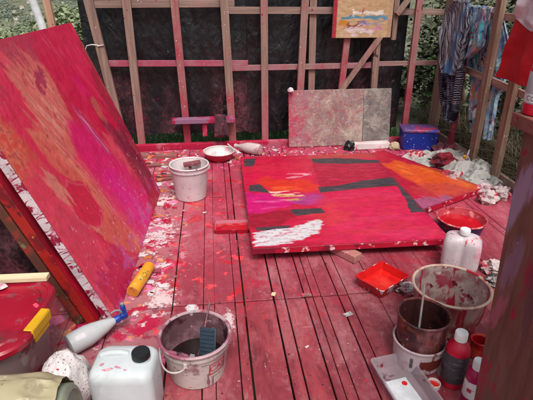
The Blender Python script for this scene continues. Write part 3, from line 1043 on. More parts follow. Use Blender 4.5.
def lean_paint(x, y):
    P = Paint(x, y, '#c8284a')
    s, t = x * .4 - y * .92, x * .92 + y * .4
    st = fbm(t * 22, s * 3.4, 5, 20) - .5
    sb = fbm(t * 7, s * 2.0, 5, 36) - .5
    st2 = fbm(t * 60, s * 8, 4, 28) - .5
    gr = fbm(x * 34, y * 34, 4, 44) - .5
    P.lay(sstep(fbm(t * 4, s * 1.6, 6, 2), .48, .60) * .75, '#b5183c')
    P.lay(sstep(fbm(t * 6, s * 2.2, 6, 5), .53, .64) * .6, '#d44f60')
    # left: worn orange over red, grainy
    P.poly([(-.1, .84), (.10, .80), (.25, .90), (.28, 1.1), (.14, 1.25), (-.1, 1.35)], '#c44a3c', .07, 5, .04, .85, 31, sb * .3)
    P.lay(sstep(gr + .3 * sstep(x, .3, .05), .12, .28) * sstep(x, .36, .08) * sstep(y, .75, .95) * .45, '#cf7f68')
    P.lay(sstep(gr, .06, .2) * sstep(x, .3, .1) * .5, '#8f1a30')
    P.poly([(-.05, 1.15), (.28, 1.25), (.5, 1.6), (-.05, 1.6)], '#a33048', .06, 5, .05, .8, 35, st * .35)
    P.poly([(-.05, -.05), (.30, -.05), (.34, .3), (.27, .75), (.20, .92), (-.05, .82)], '#cf3c54', .06, 6, .05, .85, 57, sb * .2)
    # salmon streak, torn edges
    P.poly([(.62, 1.42), (.735, 1.36), (.85, 1.248), (.874, 1.184), (.86, 1.034), (.74, .83), (.58, .76), (.43, .90), (.40, 1.0), (.375, 1.104), (.40, 1.206), (.47, 1.368)], '#c6625a', .05, 9, .022, .92, 3, st * .24 + sb * .16)
    P.lay(sstep(st2 + sb * .5, .04, .16) * sstep(-sdpoly(x, y, [(.38, .8), (.85, .9), (.86, 1.25), (.45, 1.35)]), 0, .08) * .6, '#d28c7e')
    P.lay(sstep(gr + st * .6, .16, .30) * .6 * sstep(-sdpoly(x, y, [(.38, .8), (.85, .9), (.86, 1.25), (.45, 1.35)]), 0, .05) * .7, '#a02a44')
    P.poly([(.79, 1.47), (1.72, 1.47), (1.72, 1.19), (1.72, .837), (1.75, .528), (1.135, .722), (1.006, .955), (.931, 1.108), (.888, 1.264)], '#c01242', .04, 6, .012, 1, 8, st * .14 + sb * .1)
    P.lay(sstep(-sdpoly(x, y, [(.95, 1.47), (1.72, 1.47), (1.72, .7), (1.2, .8), (1.0, 1.05)]), 0, .12) * sstep(sb, .0, .14) * .55, '#cf2250')
    P.lay(sstep(-sdpoly(x, y, [(.95, 1.47), (1.72, 1.47), (1.72, .7), (1.2, .8), (1.0, 1.05)]), 0, .12) * sstep(st, .08, .2) * .35, '#d04a70')
    P.poly([(.42, 1.5), (.88, 1.5), (.86, 1.36), (.62, 1.31), (.44, 1.38)], '#a82a48', .04, 7, .04, .8, 38, st * .4)
    P.blob(.73, 1.2, .10, .05, '#9a1c48', .85, .3, (fbm(x * 24, y * 24, 5, 7) - .5) * 2.6, .3)
    P.poly([(1.69, 1.40), (1.76, 1.18), (1.76, .528), (1.55, .6), (1.50, .836), (1.60, 1.085)], '#8f2238', .04, 7, .05, .7, 12, st * .3)
    P.poly([(1.66, 1.3), (1.72, 1.1), (1.73, .6), (1.70, .6), (1.66, .9)], '#a84a3c', .04, 11, .02, .6, 14, st * .2)
    P.poly([(1.26, .95), (1.34, .93), (1.37, .72), (1.28, .70)], '#b0524a', .03, 12, .008, .9, 15, st * .12)
    P.poly([(1.18, 1.12), (1.30, 1.13), (1.26, .95), (1.18, .95)], '#cf1660', .03, 10, .02, .8, 16, st * .2)
    # the magenta flow
    P.poly([(.74, .93), (.95, .92), (1.12, .76), (1.20, .544), (1.38, .103), (1.28, -.03), (.82, -.03), (.76, .25), (.70, .45), (.66, .652), (.65, .80)], '#cc1662', .06, 5, .05, .9, 22, sb * .25)
    P.poly([(.86, .50), (1.0, .48), (1.20, .2), (1.25, .03), (1.02, .03), (.90, .25)], '#d01278', .06, 6, .06, .95, 24, sb * .3)
    P.poly([(.93, 1.04), (1.03, .95), (1.13, .74), (1.07, .66), (.97, .82)], '#b8407e', .04, 9, .02, .45, 26, st * .3)
    P.lay(sstep(st2, .08, .18) * sstep(-sdpoly(x, y, [(.92, 1.04), (1.04, .93), (1.16, .6), (1.06, .55), (.95, .8)]), 0, .05) * .7, '#cf92b8')
    P.lay(sstep(sb, .06, .16) * sstep(-sdpoly(x, y, [(.7, .9), (1.1, .75), (1.3, .1), (.8, .05), (.66, .6)]), 0, .08) * .55, '#a0164a')
    P.poly([(1.25, .80), (1.80, .60), (1.74, -.03), (1.42, .09), (1.32, .40), (1.26, .59)], '#8c1a3c', .06, 6, .04, .9, 29, sb * .3)
    P.lay(sstep(st, .06, .16) * sstep(-sdpoly(x, y, [(1.3, .75), (1.75, .6), (1.7, .1), (1.4, .2)]), 0, .08) * .6, '#a04a38')
    P.lay(sstep(sb, .05, .15) * sstep(-sdpoly(x, y, [(1.3, .75), (1.75, .6), (1.7, .1), (1.4, .2)]), 0, .08) * .5, '#5e1230')
    P.poly([(1.30, .12), (1.75, .12), (1.75, -.05), (1.3, -.05)], '#a51838', .05, 8, .02, .9, 41)
    # salmon tongue running down to the deck
    tg = [(.283, 1.029), (.45, .976), (.545, .80), (.616, .639), (.654, .355), (.79, .045), (.73, -.01), (.60, .07), (.469, .186), (.303, .432), (.35, .439), (.421, .363), (.553, .409), (.506, .597), (.352, .752), (.307, .851)]
    P.poly(tg, '#c6544c', .026, 11, .008, .96, 43, st * .05)
    P.lay(sstep(sb, .02, .14) * sstep(-sdpoly(x, y, tg), .0, .02) * .5, '#d07866')
    P.lay(sstep(gr, .12, .2) * sstep(-sdpoly(x, y, tg), .0, .02) * .5, '#a83a40')
    P.lay(sstep(np.abs(sdpoly(x + .02 * sb, y, [(.45, .976), (.56, .80), (.64, .6), (.68, .355), (.80, .045), (.78, .045), (.66, .355)])), .008, .002) * .35, '#d09a94')
    P.poly([(.248, .656), (.36, .70), (.52, .60), (.555, .42), (.42, .37), (.30, .44), (.25, .52)], '#c01a3e', .04, 9, .005, .95, 45)
    P.lay(sstep(np.abs(sdpoly(x + .03 * sb, y + .03 * gr, [(.248, .656), (.36, .70), (.52, .60), (.555, .42), (.42, .37), (.30, .44), (.25, .52)])), .010, .002) * .25, '#d9808a')
    P.blob(.235, .71, .05, .12, '#c8766a', .9, .45, (fbm(t * 30, s * 10, 5, 7) - .5) * 2.2, .4)
    P.poly([(.02, .55), (.16, .70), (.24, .55), (.30, .36), (.16, .2), (.05, .3)], '#bd3450', .07, 6, .05, .6, 47)
    P.poly([(.1, .22), (.45, .2), (.55, .05), (.6, -.05), (.05, -.05)], '#b0164a', .06, 7, .02, .85, 49, st * .2)
    P.lay(sstep(fbm(x * 14, y * 14, 5, 51), .57, .63) * sstep(y, .3, .1) * .7, '#b8488c')
    P.lay(sstep(fbm(x * 55, y * 55, 3, 53), .77, .80) * sstep(y, .75, .4) * .8, '#d798a2')
    P.lay(sstep(gr, .2, .27) * .25, '#8a1230')
    return P.c


az, le = .043, .362
U = Vector((math.sin(az), math.cos(az), 0))
UP = Vector((-math.cos(az) * math.sin(le), math.sin(az) * math.sin(le), math.cos(le)))
NB = Vector((-.564, 2.001, 0))
NRM = U.cross(UP)
canvas('leaning_painting', 'tall crimson, magenta and salmon abstract canvas leaning at the left, white dripped edge', 'painting',
       basis(NB + UP * .001, U, UP), 1.70, 1.445, .046, lean_paint, 420, 370, M_PAINT_LEAN, M_DRIP_V)


def plain_paint(c1, c2):
    def f(x, y):
        P = Paint(x, y, c1)
        P.lay(sstep(fbm(x * 4, y * 4, 5, 3), .45, .6), c2)
        return P.c
    return f


canvas('stacked_painting', 'orange red canvas leaning behind the tall magenta painting, only its thick edge showing', 'painting',
       basis(NB - NRM * .085 + UP * .045, U, UP), 1.62, 1.40, .052, plain_paint('#b01830', '#8a1428'), 40, 40, M_PAINT_LEAN, M_EDGE_RED2)
bb = thing('backing_board', 'dark brown board leaning hindmost in the stack of paintings', 'board', M=basis(NB - NRM * .146 + UP * .068, U, UP))
MB().box((.8, .65, -.022), (1.6, 1.3, .044)).build('board_panel', M_BACKBOARD, bb, bevel=.003)


def shade_sheet_pt(u, v):  # added dark sheet, fills the gap behind the leaning canvases in place of shade
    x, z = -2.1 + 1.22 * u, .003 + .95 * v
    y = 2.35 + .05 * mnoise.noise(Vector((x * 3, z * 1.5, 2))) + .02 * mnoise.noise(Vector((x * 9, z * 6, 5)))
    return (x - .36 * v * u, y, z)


tag(MB().grid(shade_sheet_pt, 60, 50).build('added_shade_sheet', M_TARP, smooth=180, solid=.003), 'added black sheet standing in for shade behind the stack of leaning paintings at the left edge', 'plastic sheet')


def flat_paint(x, y):
    P = Paint(x, y, '#bd0f38')
    st = fbm(x * 5, y * 16, 6, 20) - .5
    st2 = fbm(x * 12, y * 50, 4, 24) - .5
    P.lay(sstep(fbm(x * 2, y * 5, 5, 2), .48, .62) * .7, '#b00f3a')
    P.lay(sstep(st, .04, .18) * .35, '#cb2850')
    P.poly([(-.1, 1.46), (.66, 1.48), (.62, 1.3), (-.1, 1.28)], '#c4203c', .03, 5, .04, .9, 3, st * .2)
    P.poly([(-.1, 1.30), (.62, 1.30), (.60, 1.02), (-.1, 1.05)], '#c91440', .03, 5, .04, .9, 5, st * .2)
    P.poly([(.1, 1.75), (.67, 1.75), (.66, 1.6), (.12, 1.62)], '#b81838', .02, 5, .02, .9, 6, st * .2)
    # darker block on the upper right with a hard left edge
    P.poly([(.655, 1.483), (1.40, 1.46), (1.40, 1.07), (1.02, 1.03), (.598, .915)], '#a31436', .012, 6, .004, .95, 7, st * .05)
    P.lay(sstep(st2, .03, .15) * sstep(-sdpoly(x, y, [(.66, 1.45), (1.26, 1.42), (1.27, 1.08), (.62, .96)]), 0, .05) * .5, '#c22a48')
    P.poly([(.656, 1.76), (1.40, 1.76), (1.40, 1.53), (1.0, 1.56), (.667, 1.592)], '#ad3a3c', .02, 7, .02, .9, 8, st * .15)
    P.lay(sstep(st, .02, .14) * sstep(y, 1.56, 1.62) * sstep(x, .6, .7) * .5, '#a8583e')
    P.poly([(.40, 1.15), (.638, 1.31), (.622, 1.15)], '#d9a2b0', .03, 10, .02, .9, 9, st * .25)
    P.poly([(.14, 1.08), (.6, 1.08), (.574, .82), (.16, .84)], '#cf3020', .05, 6, .04, .95, 10, st * .25)
    P.lay(sstep(st, .05, .16) * sstep(-sdpoly(x, y, [(.2, 1.0), (.58, 1.0), (.57, .85), (.2, .86)]), 0, .05) * .7, '#dd5a2a')
    # magenta field
    P.poly([(-.1, .875), (.28, .855), (.433, .761), (.322, .556), (-.1, .458)], '#c4126c', .03, 6, .02, .95, 12, st * .15)
    P.lay(sstep(st, .05, .2) * sstep(-sdpoly(x, y, [(.0, .8), (.4, .74), (.3, .56), (.0, .5)]), 0, .06) * .6, '#d860a4')
    P.blob(.46, .69, .12, .10, '#9a3a86', .8, .1, st * 2, .5)
    P.poly([(.42, .80), (.62, .82), (.60, .60), (.45, .58)], '#b03a7a', .04, 7, .05, .6, 14, st * .25)
    P.poly([(.17, .855), (.45, .80), (.47, .755), (.2, .80)], '#dcb8a8', .02, 12, .006, .95, 15, st2 * .18)
    P.poly([(.25, .79), (.42, .765), (.40, .70), (.3, .72)], '#c9a03a', .02, 14, .006, .7, 16, st2 * .2)
    # dark red patch above the white splash
    P.poly([(-.1, .46), (.30, .51), (.345, .41), (.20, .27), (-.1, .26)], '#98152e', .03, 8, .02, .95, 17, st * .1)
    # hot pink and coral broad right hand side
    P.poly([(.62, .80), (1.30, .86), (1.40, .33), (1.40, -.1), (.5, -.1), (.46, .3), (.56, .55)], '#c81a4c', .05, 4, .06, .8, 19, st * .3)
    P.lay(sstep(fbm(x * 3, y * 9, 5, 33), .52, .64) * sstep(x, .5, .7) * sstep(y, .85, .7) * .4, '#cf3560')
    P.lay(sstep(fbm(x * 3, y * 12, 5, 37), .56, .66) * sstep(x, .4, .6) * sstep(y, .75, .6) * .4, '#c22e38')
    P.poly([(.40, .40), (.62, .60), (.74, .40), (.56, .22)], '#c8343c', .05, 7, .03, .6, 21, st * .2)
    # charcoal shapes
    for i, g in enumerate(([(.030, 1.64), (.150, 1.66), (.113, 1.464), (.025, 1.446)], [(.038, 1.004), (.128, 1.037), (.195, .845), (.030, .882)],
                           [(.598, .915), (.801, .945), (1.022, 1.030), (1.35, 1.075), (1.35, .90), (.947, .863), (.594, .801)],
                           [(.676, 1.591), (.919, 1.592), (1.36, 1.474), (1.36, 1.425), (.926, 1.427), (.664, 1.482)],
                           [(.317, .523), (.543, .532), (.565, .448), (.337, .423)], [(.030, .274), (.278, .276), (.256, .221), (.040, .229)],
                           [(1.253, .88), (1.35, .80), (1.35, .383), (1.181, .395), (1.223, .599), (1.240, .789)])):
        P.poly(g, '#38383e', .007, 14, .0025, .98, 50, st2 * .022)
    P.lay(sstep(np.linalg.norm(P.c - np.array(lin('#38383e')), axis=1), .03, .005) * sstep(st2, .02, .12) * .45, '#5c4a54')
    # dry white splash at the near corner
    w = sstep(-(sdpoly(x, y, [(.030, .18), (.167, .225), (.271, .240), (.386, .30), (.485, .335), (.50, .28), (.444, .18), (.33, .075), (.2, .05), (.03, .04)])
                + (fbm(x * 9, y * 40, 5, 55) - .5) * .10 - .012), -.004, .012)
    P.lay(w * .96, '#cfcfd3')
    P.lay(w * sstep(fbm(x * 30, y * 90, 4, 57), .58, .66) * .8, '#c46a80')
    P.lay(sstep(np.minimum(y, np.minimum(x, 1.275 - x)), .010, .004) * sstep(fbm(x * 30, y * 30, 3, 60), .45, .55) * .6, '#8a1230')
    return P.c


canvas('flat_painting', 'red abstract canvas with charcoal shapes and white splash lying on the deck', 'painting',
       basis((.196, 2.497, .102), (math.cos(R(-1.0)), math.sin(R(-1.0)), 0), (-math.sin(R(-1.0)), math.cos(R(-1.0)), 0)), 1.290, 1.700, .043, flat_paint, 430, 460, M_PAINT_FLAT, M_EDGE_RED)


def rot_paint(x, y):
    x = x - .45
    P = Paint(x, y, '#b01432')
    st = fbm(x * 24, y * 3, 5, 20) - .5
    P.lay(sstep(fbm(x * 4, y * 3, 5, 2), .48, .62) * .7, '#c01a3c')
    P.poly([(.43, .86), (.62, .86), (.78, .5), (.80, -.05), (.64, -.05), (.30, .09), (.36, .40)], '#d2501f', .04, 5, .03, .97, 5, st * .12)
    P.lay(sstep(st, .02, .16) * sstep(-sdpoly(x, y, [(.45, .8), (.62, .8), (.76, .4), (.75, .05), (.34, .12)]), 0, .05) * .7, '#dd6f2c')
    P.poly([(.25, .30), (.45, .25), (.78, -.05), (.3, -.05), (.18, .1)], '#b53a3a', .04, 6, .04, .7, 8, st * .2)
    P.poly([(-.2, .22), (.12, .16), (.28, .06), (.34, -.05), (-.3, -.05)], '#a0567a', .03, 8, .02, .85, 9, st * .2)
    P.lay(sstep(np.minimum(y, .72 - x), .012, .004) * .5, '#8a1428')
    return P.c


canvas('turned_painting', 'red and orange canvas lying askew, half under the charcoal patterned painting', 'painting',
       basis((1.5614 - .45 * .895, 3.0187 - .45 * .446, .052), (.895, .4462, 0), (-.4462, .895, 0)), 1.20, 1.16, .045, rot_paint, 260, 260, M_PAINT_FLAT, M_EDGE_RED)

o = thing('timber_batten', 'pinkish timber offcut sticking out under the near edge of flat painting', 'timber', (.60, 2.78, .0))
MB().beam((-.33, .45, .027), (.262, -.352, .027), .075, .05, ref=(0, 0, 1)).build('batten_bar', M_OFFCUT, o, bevel=.003)


def small_paint(x, y):
    P = Paint(x, y, '#c2a07c')
    P.lay(sstep(fbm(x * 3, y * 22, 5, 3), .48, .62) * .5, '#b48f68')
    P.lay(sstep(fbm(x * 5, y * 5, 5, 4), .56, .66) * .5, '#ccb090')
    n = fbm(x * 10, y * 40, 5, 8) - .5
    P.poly([(.08, .180), (.55, .182), (.56, .205), (.30, .203), (.08, .208)], '#4a86a0', .015, 14, .005, .95, 9, n * .06)
    P.poly([(.20, .225), (.30, .225), (.42, .235), (.50, .225), (.50, .25), (.2, .245)], '#dfd6cc', .02, 16, .005, .9, 10, n * .09)
    P.poly([(.29, .23), (.305, .23), (.31, .275), (.30, .275)], '#a02a4a', .01, 16, .004, .9, 11)
    P.poly([(.07, .10), (.30, .105), (.32, .15), (.07, .15)], '#8a2f38', .03, 16, .005, .85, 12, n * .12)
    P.poly([(.06, .10), (.15, .10), (.13, .16), (.06, .15)], '#c98a2a', .03, 16, .005, .8, 13, n * .1)
    P.poly([(.30, .12), (.54, .125), (.54, .15), (.3, .148)], '#7a80a8', .03, 16, .005, .6, 14, n * .12)
    P.poly([(.10, .055), (.42, .06), (.44, .09), (.10, .09)], '#d8c3c6', .03, 16, .005, .85, 15, n * .14)
    P.poly([(.35, .08), (.5, .08), (.48, .11), (.36, .11)], '#c06a9a', .03, 16, .005, .7, 16, n * .1)
    P.lay(sstep(x, .045, .03), '#a8283a')
    P.lay(sstep(x, .56, .57) * .7, '#b08a70')
    return P.c


canvas('hanging_painting', 'ochre wooden panel with blue and white strokes hung high on the wall', 'painting',
       basis((1.222, 4.845, 1.112), (1, 0, 0), (0, 0, 1)), .61, .72, .028, small_paint, 200, 220, M_PAINT_FLAT, M_OFFCUT)

# ------------------------------------------------------------------ boards leaning on the wall
lean_a = math.atan2(.09, .575)
for (x0, x1, yb, lab, m) in ((.785, 1.60, 4.735, 'pink and cream splattered board leaning on the wall, left of the grey one', M_SPLAT_RED), (1.602, 1.905, 4.733, 'grey speckled board leaning on the wall beside the pink splattered board', M_SPLAT_GREY)):
    o = thing('splattered_board', lab, 'board', M=basis((x0, yb, .004), (1, 0, 0), (0, math.sin(lean_a), math.cos(lean_a))))
    MB().box(((x1 - x0) / 2, .30, -.012), (x1 - x0, .60, .024)).build('board_panel', m, o, bevel=.004, wob=.004)


def crumple(name, label, cat, loc, size, mat, seed, sharp=.55, sub=4, flat=False, group=None, rz=0.0):
    """a crushed lump of sheet: ridged folds all over, resting on its base"""
    bm = bmesh.new()
    bmesh.ops.create_icosphere(bm, subdivisions=sub, radius=1.0)
    for v in bm.verts:
        p = v.co.normalized()
        r = 1.0
        for k, (f, a_) in enumerate(((1.1, sharp * .9), (2.3, sharp * .5), (5.0, sharp * .14))):
            r += a_ * (1 - 2 * abs(mnoise.noise(p * f + Vector((seed * 5.3 + k, seed, 0))))) - a_ * .5
        v.co = p * max(r, .25)
    zs = [v.co.z for v in bm.verts]
    for v in bm.verts:
        z = v.co.z
        v.co = Vector((v.co.x * size[0], v.co.y * size[1], max(z, -.55) * size[2]))
    lo = min(v.co.z for v in bm.verts)
    for v in bm.verts:
        v.co.z -= lo
    me = bpy.data.meshes.new(name)
    bm.to_mesh(me)
    bm.free()
    me.shade_smooth()
    me.set_sharp_from_angle(angle=R(18))
    me.materials.append(mat)
    o = bpy.data.objects.new(name, me)
    o.location = loc
    o.rotation_euler = (0, 0, rz)
    COL.objects.link(o)
    return tag(o, label, cat, group)


def sheet(name, label, cat, loc, w, d, hgt, mat, seed, rz=0.0, n=46, group=None):
    """a rumpled sheet of paper or rag lying in a heap: creased, raised in folds, edges on the deck"""
    def f(u, v):
        x, y = (u - .5), (v - .5)
        p = Vector((x * 1.9, y * 1.9, seed * 2.7))
        ridge = 1 - 2 * abs(mnoise.noise(p))
        ridge2 = 1 - 2 * abs(mnoise.noise(p * 2.3 + Vector((5, 1, 0))))
        fine = mnoise.noise(p * 6)
        e = 1 - max(abs(x), abs(y)) * 2
        z = max(.004, hgt * 1.25 * (.05 + .95 * max(0, ridge - .1) + .22 * max(0, ridge2 - .2) + .05 * fine) * (.4 + .6 * min(1, e * 2.2)))
        ox = .10 * mnoise.noise(p * 1.3 + Vector((0, 9, 0))) + .03 * fine
        oy = .10 * mnoise.noise(p * 1.3 + Vector((7, 0, 0))) - .03 * fine
        return ((x + ox) * w, (y + oy) * d, z)
    o = MB().grid(f, n, n).build(name, mat, smooth=14, solid=.002)
    o.location = loc
    o.rotation_euler = (0, 0, rz)
    return tag(o, label, cat, group)


crumple('rag', 'small pale rag draped on the top left corner of pink board', 'rag', (.80, 4.80, .575), (.028, .028, .028), M_WHITECLOTH, 3, .3, 3)
bpy.data.objects['rag'].location.z = .588

# low plank stool against the wall, with a caked rag on its end
o = thing('cross_plank', 'low crimson smeared plank fixed across the wall studs above the red bowl', 'plank', (-.115, 4.815, 0))
MB().box((0, 0, .312), (.66, .11, .046)).build('plank', wood('wall plank', '#8f3f58', '#6a2840', 'X', red=.8, stain='#9a1840', stain2='#86607a'), o, bevel=.004, wob=.005)
MB().box((.005, .0, .215), (.05, .05, .146)).build('stub', M_SILL, o, bevel=.003)


def rag_hang(u, v):
    a = (u - .5) * 2
    drop = abs(a)
    x = .16 + .10 * (v - .5) * (1 + .5 * drop) + .03 * mnoise.noise(Vector((u * 5, v * 4, 2)))
    y = -.085 * math.copysign(min(1, drop * 1.8), a) + .02 * mnoise.noise(Vector((u * 7, v * 6, 7)))
    z = .328 - max(0, drop - .45) * .38 + .022 * abs(mnoise.noise(Vector((u * 6, v * 6, 0)))) + .01
    return (x - .10, 4.815 + y, z + .010)


o = MB().grid(rag_hang, 26, 20).build('caked_rag', M_RAGDARK, smooth=35, solid=.006)
tag(o, 'stiff dark paint caked rag hanging over the right end of wall plank', 'rag')

o = thing('foam_strip', 'white pink stained foam strip lying at the foot of splattered boards', 'foam', (1.66, 4.62, 0), R(2))
MB().box((0, 0, .035), (.40, .09, .07), jitter=.006).build('foam_block', M_FOAM, o, bevel=.008, wob=.006)
o = crumple('dark_rag', 'small black crumpled rag at the left end of foam strip', 'rag', (1.42, 4.60, 0), (.06, .05, .06), M_DARK, 8, .4, 3)
crumple('yellowed_sponge', 'yellowish sponge lump between foam strip and blue box', 'sponge', (1.90, 4.56, 0), (.055, .05, .05), plain('yellowed sponge', '#b3a183', .8, bump=(60, .5)), 12, .3, 3)

# blue box
o = thing('blue_box', 'dark blue paint flecked plastic box beside the fence corner', 'box', (2.17, 4.60, 0), R(-11))
b = MB()
b.loft([rring(.37, .235, .02, z) if z else rring(.35, .22, .02, 0) for z in (0, .195)], True, True)
b.build('box_body', M_BLUEBOX, o, bevel=.004)
MB().loft([rring(.39, .25, .022, .195), rring(.39, .25, .022, .215), rring(.375, .235, .02, .222)]).build('lid', M_BLUETOP, o, bevel=.003)
#PART4

# ------------------------------------------------------------------ vessels
def vessel(name, label, cat, loc, rt, rb, h, mo, mi, mr, rim=.007, rz=0.0, fill=None, bulge=0.0, band=None):
    """open round bucket / tub / bowl: body, interior, rim, and optionally its paint"""
    o = thing(name, label, cat, loc, rz)
    n = 56
    prof = [(rb - .006, 0), (rb, .004)]
    for k in range(1, 13):
        t = k / 12
        prof.append((rb + (rt - rb) * t + bulge * math.sin(math.pi * t * .9), .004 + (h - .004) * t))
    MB().lathe(prof, n, cap1=False).build('body', mo, o, wob=.0012)
    ip = [(r - .0045, max(.008, z)) for r, z in prof[1:]][::-1]
    MB().lathe(ip + [(ip[-1][0] - .004, .008)], n, cap0=False, cap1=True).build('interior', mi, o)
    if mr:
        MB().lathe([(rt - .005, h - .003), (rt + rim, h - .004), (rt + rim + .001, h + .002), (rt + rim * .5, h + .006), (rt - .003, h + .005), (rt - .0065, h - .001), (rt - .005, h - .003)],
                   n, cap0=False, cap1=False).build('rim', mr, o, wob=.0018)
    if band:
        zb = h - band
        rr = rb + (rt - rb) * zb / h
        MB().lathe([(rr + .0005, zb - .006), (rr + .006, zb - .005), (rr + .006, zb + .005), (rr + .0005, zb + .006)], n, cap0=False, cap1=False).build('ridge', mo, o)
    if fill:
        zf, mf = fill
        rf = rb + (rt - rb) * zf / h + bulge * math.sin(math.pi * zf / h * .9) - .0048
        MB().lathe([(rf, zf), (rf * .9, zf + .002), (rf * .4, zf), (.001, zf - .001)], n, cap0=False).build('paint', mf, o, wob=.0)
    return o


# white bucket in the middle distance
bk = vessel('bucket', 'tall white paint flecked bucket standing by the far end of leaning canvas', 'bucket', (-.225, 3.575, 0), .155, .125, .285, M_WHITE_SPECK, M_WHITE_IN, M_WHITE_IN, .006, band=.035)
b = MB()
for k in range(2):
    s_ = (-1, 1)[k]
    b.box((s_ * .158, 0, .255), (.014, .03, .03))
b.tube([(.165 * math.cos(a), .165 * math.sin(a) + .01, .25 - .10 * math.sin(a) * .75) for a in [R(180 - 9 * i) for i in range(21)]], .0035, 6)
b.build('bail_handle', M_WIRE, bk)
o = thing('paint_pad', 'brown stained brush block propped inside the tall white bucket', 'brush', (-.205, 3.60, .0))
MB().beam((-.07, .05, .25), (.07, .07, .262), .05, .03, ref=(0, 0, 1)).build('pad_block', spattered('stained pad', '#7d4048', [('#b08088', 8, .55, .08)], [], .7), o, bevel=.004)
MB().beam((-.02, .055, .235), (.03, -.02, .02), .024, .014, ref=(0, 0, 1)).build('handle', M_STICKY, o, bevel=.004)

# front bucket with brushes
fb = vessel('bucket', 'dirty pale bucket with wire handle and brushes inside, beside the white canister', 'bucket', (-.133, 1.632, 0), .152, .126, .205, M_BKT_OUT, M_BKT_IN, M_BKT_RIM, .009, band=.028, fill=(.065, M_SLUDGE))
b = MB()
ha, hb = R(-165), R(-104)
for a in (ha, hb):
    b.box((.152 * math.cos(a), .152 * math.sin(a), .166), (.014, .014, .022), a=.5)
pts = []
for i in range(25):
    a = ha + (hb - ha) * i / 24
    pts.append(((.158 + .012 * math.sin(math.pi * i / 24)) * math.cos(a), (.158 + .012 * math.sin(math.pi * i / 24)) * math.sin(a), .162 - .042 * math.sin(math.pi * i / 24) ** .6))
b.tube(pts, .0038, 7)
b.build('bail_handle', M_WIRE, fb)


def on_cone(ang0, z0, r0=.126, rt=.152, h=.205, off=.0008):
    def f(x, y, z):
        zz = z0 + y
        r = r0 + (rt - r0) * zz / h + off + max(z, 0)
        a = ang0 + x / r
        return (r * math.cos(a), r * math.sin(a), zz)
    return f


pl_ = on_cone(R(-47), .108)
b = MB()
for (x0, x1, y0, y1) in ((-.046, .046, .026, .032), (-.046, .046, -.032, -.026), (-.046, -.040, -.026, .026), (.040, .046, -.026, .026)):
    b.grid(lambda u, v: pl_(x0 + (x1 - x0) * u, y0 + (y1 - y0) * v, .0004), 10, 1)
b.build('label_frame', M_REDINK, fb, smooth=0)
text_on('lettering', 'CAP', .046, M_REDINK, fb, pl_)
text_on('small_print', 'ACRYL', .012, M_GREYINK, fb, on_cone(R(-72), .146))
text_on('small_print', 'PAINT  10 L', .011, M_GREYINK, fb, on_cone(R(-112), .118))
text_on('small_print', 'ITALIA', .010, M_REDINK, fb, on_cone(R(-105), .132))
text_on('small_print', 'made for walls', .009, M_GREYINK, fb, on_cone(R(-50), .058))

o = thing('roller_grid', 'ribbed dark blue grey paint grid standing in the dirty pale bucket', 'paint grid', M=basis((-.125, 1.575, .035), (.93, -.30, .2), (.20, .42, .88)))
b = MB()
b.box((.04, .10, 0), (.08, .20, .010))
b.build('grid_plate', M_DARKGRIP, o, bevel=.004)
b = MB()
for k in range(11):
    b.tube([(.008, .012 + k * .0175, .007), (.072, .012 + k * .0175, .007)], .0036, 6)
b.build('rib', M_DARKGRIP, o)
for i, (p0, p1, w, lab) in enumerate((((-.275, 1.60, .150), (-.10, 1.555, .120), .02, 'paint caked brush lying leftmost across the dirty pale bucket'), ((-.27, 1.585, .132), (-.12, 1.540, .108), .016, 'second caked brush, in front, inside the dirty pale bucket'))):
    o = thing('paint_brush', lab, 'brush', p0)
    d = Vector(p1) - Vector(p0)
    MB().tube([(0, 0, 0), d * .2, d * .5, d * .66], [.006, .010, .011, .008], 8).build('handle', M_STICKY, o)
    MB().beam(d * .66, d * .78, w * 1.6, .012, ref=(0, 0, 1)).build('ferrule', M_FOIL, o, bevel=.002)
    MB().beam(d * .78, d * 1.0, w * 1.5, .010, ref=(0, 0, 1)).build('bristles', M_DARK, o, bevel=.003)
o = thing('stir_rod', 'thin dark rod leaning out over the back rim of dirty pale bucket', 'rod', (-.15, 1.58, .02))
MB().tube([(0, 0, 0), (.05, .075, .14), (.085, .185, .245)], .0045, 8).build('rod_stick', M_STICKY, o)
crumple('white_lump', 'white plastic knob stuck on the back rim of dirty pale bucket', 'lump', (-.15, 1.80, .2), (.030, .022, .02), M_WHITE_SPECK, 5, .25, 3)

# beige bucket, brown bucket in a white pail
vessel('bucket', 'wide beige bucket stained red inside, largest of the vessels on the right', 'bucket', (1.128, 1.788, 0), .182, .15, .25, M_BEIGE, M_BEIGE_IN, M_BEIGE_RIM, .007)
vessel('bucket', 'rust brown crusted bucket nested in a white pail, stick inside', 'bucket', (.892, 1.580, .012), .114, .098, .25, M_RUST, M_RUST_IN, M_RUST, .004, fill=(.10, M_SLUDGE))
pail = vessel('pail', 'low white pail with picture label holding the rust brown bucket', 'pail', (.892, 1.580, 0), .117, .108, .125, M_PAIL, M_WHITE_IN, M_PAIL, .0035)
pl_ = on_cone(R(-82), .062, .108, .117, .125)
MB().grid(lambda u, v: pl_(-.055 + .12 * u, (-.03 + .06 * v) * (1 - .35 * abs(u - .5)) - .004, .0006), 16, 4).build('picture_label', M_PAILLABEL, pail, smooth=0)
pl_ = on_cone(R(-128), .062, .108, .117, .125)
b = MB()
random.seed(21)
y = -.028
while y < .028:
    w = random.choice((.0012, .002, .003))
    b.grid(lambda u, v: pl_(-.007 + .014 * u, y + w * v, .0006), 3, 1)
    y += w + random.choice((.0014, .002))
b.build('barcode', M_DARK, pail, smooth=0)
o = thing('stirring_stick', 'thin grey stick standing in the rust brown bucket', 'stick', (.872, 1.56, .10))
MB().tube([(0, 0, 0), (.012, .03, .12), (.03, .075, .275)], [.0055, .005, .0045], 8).build('stick_rod', M_STIRSTICK, o)

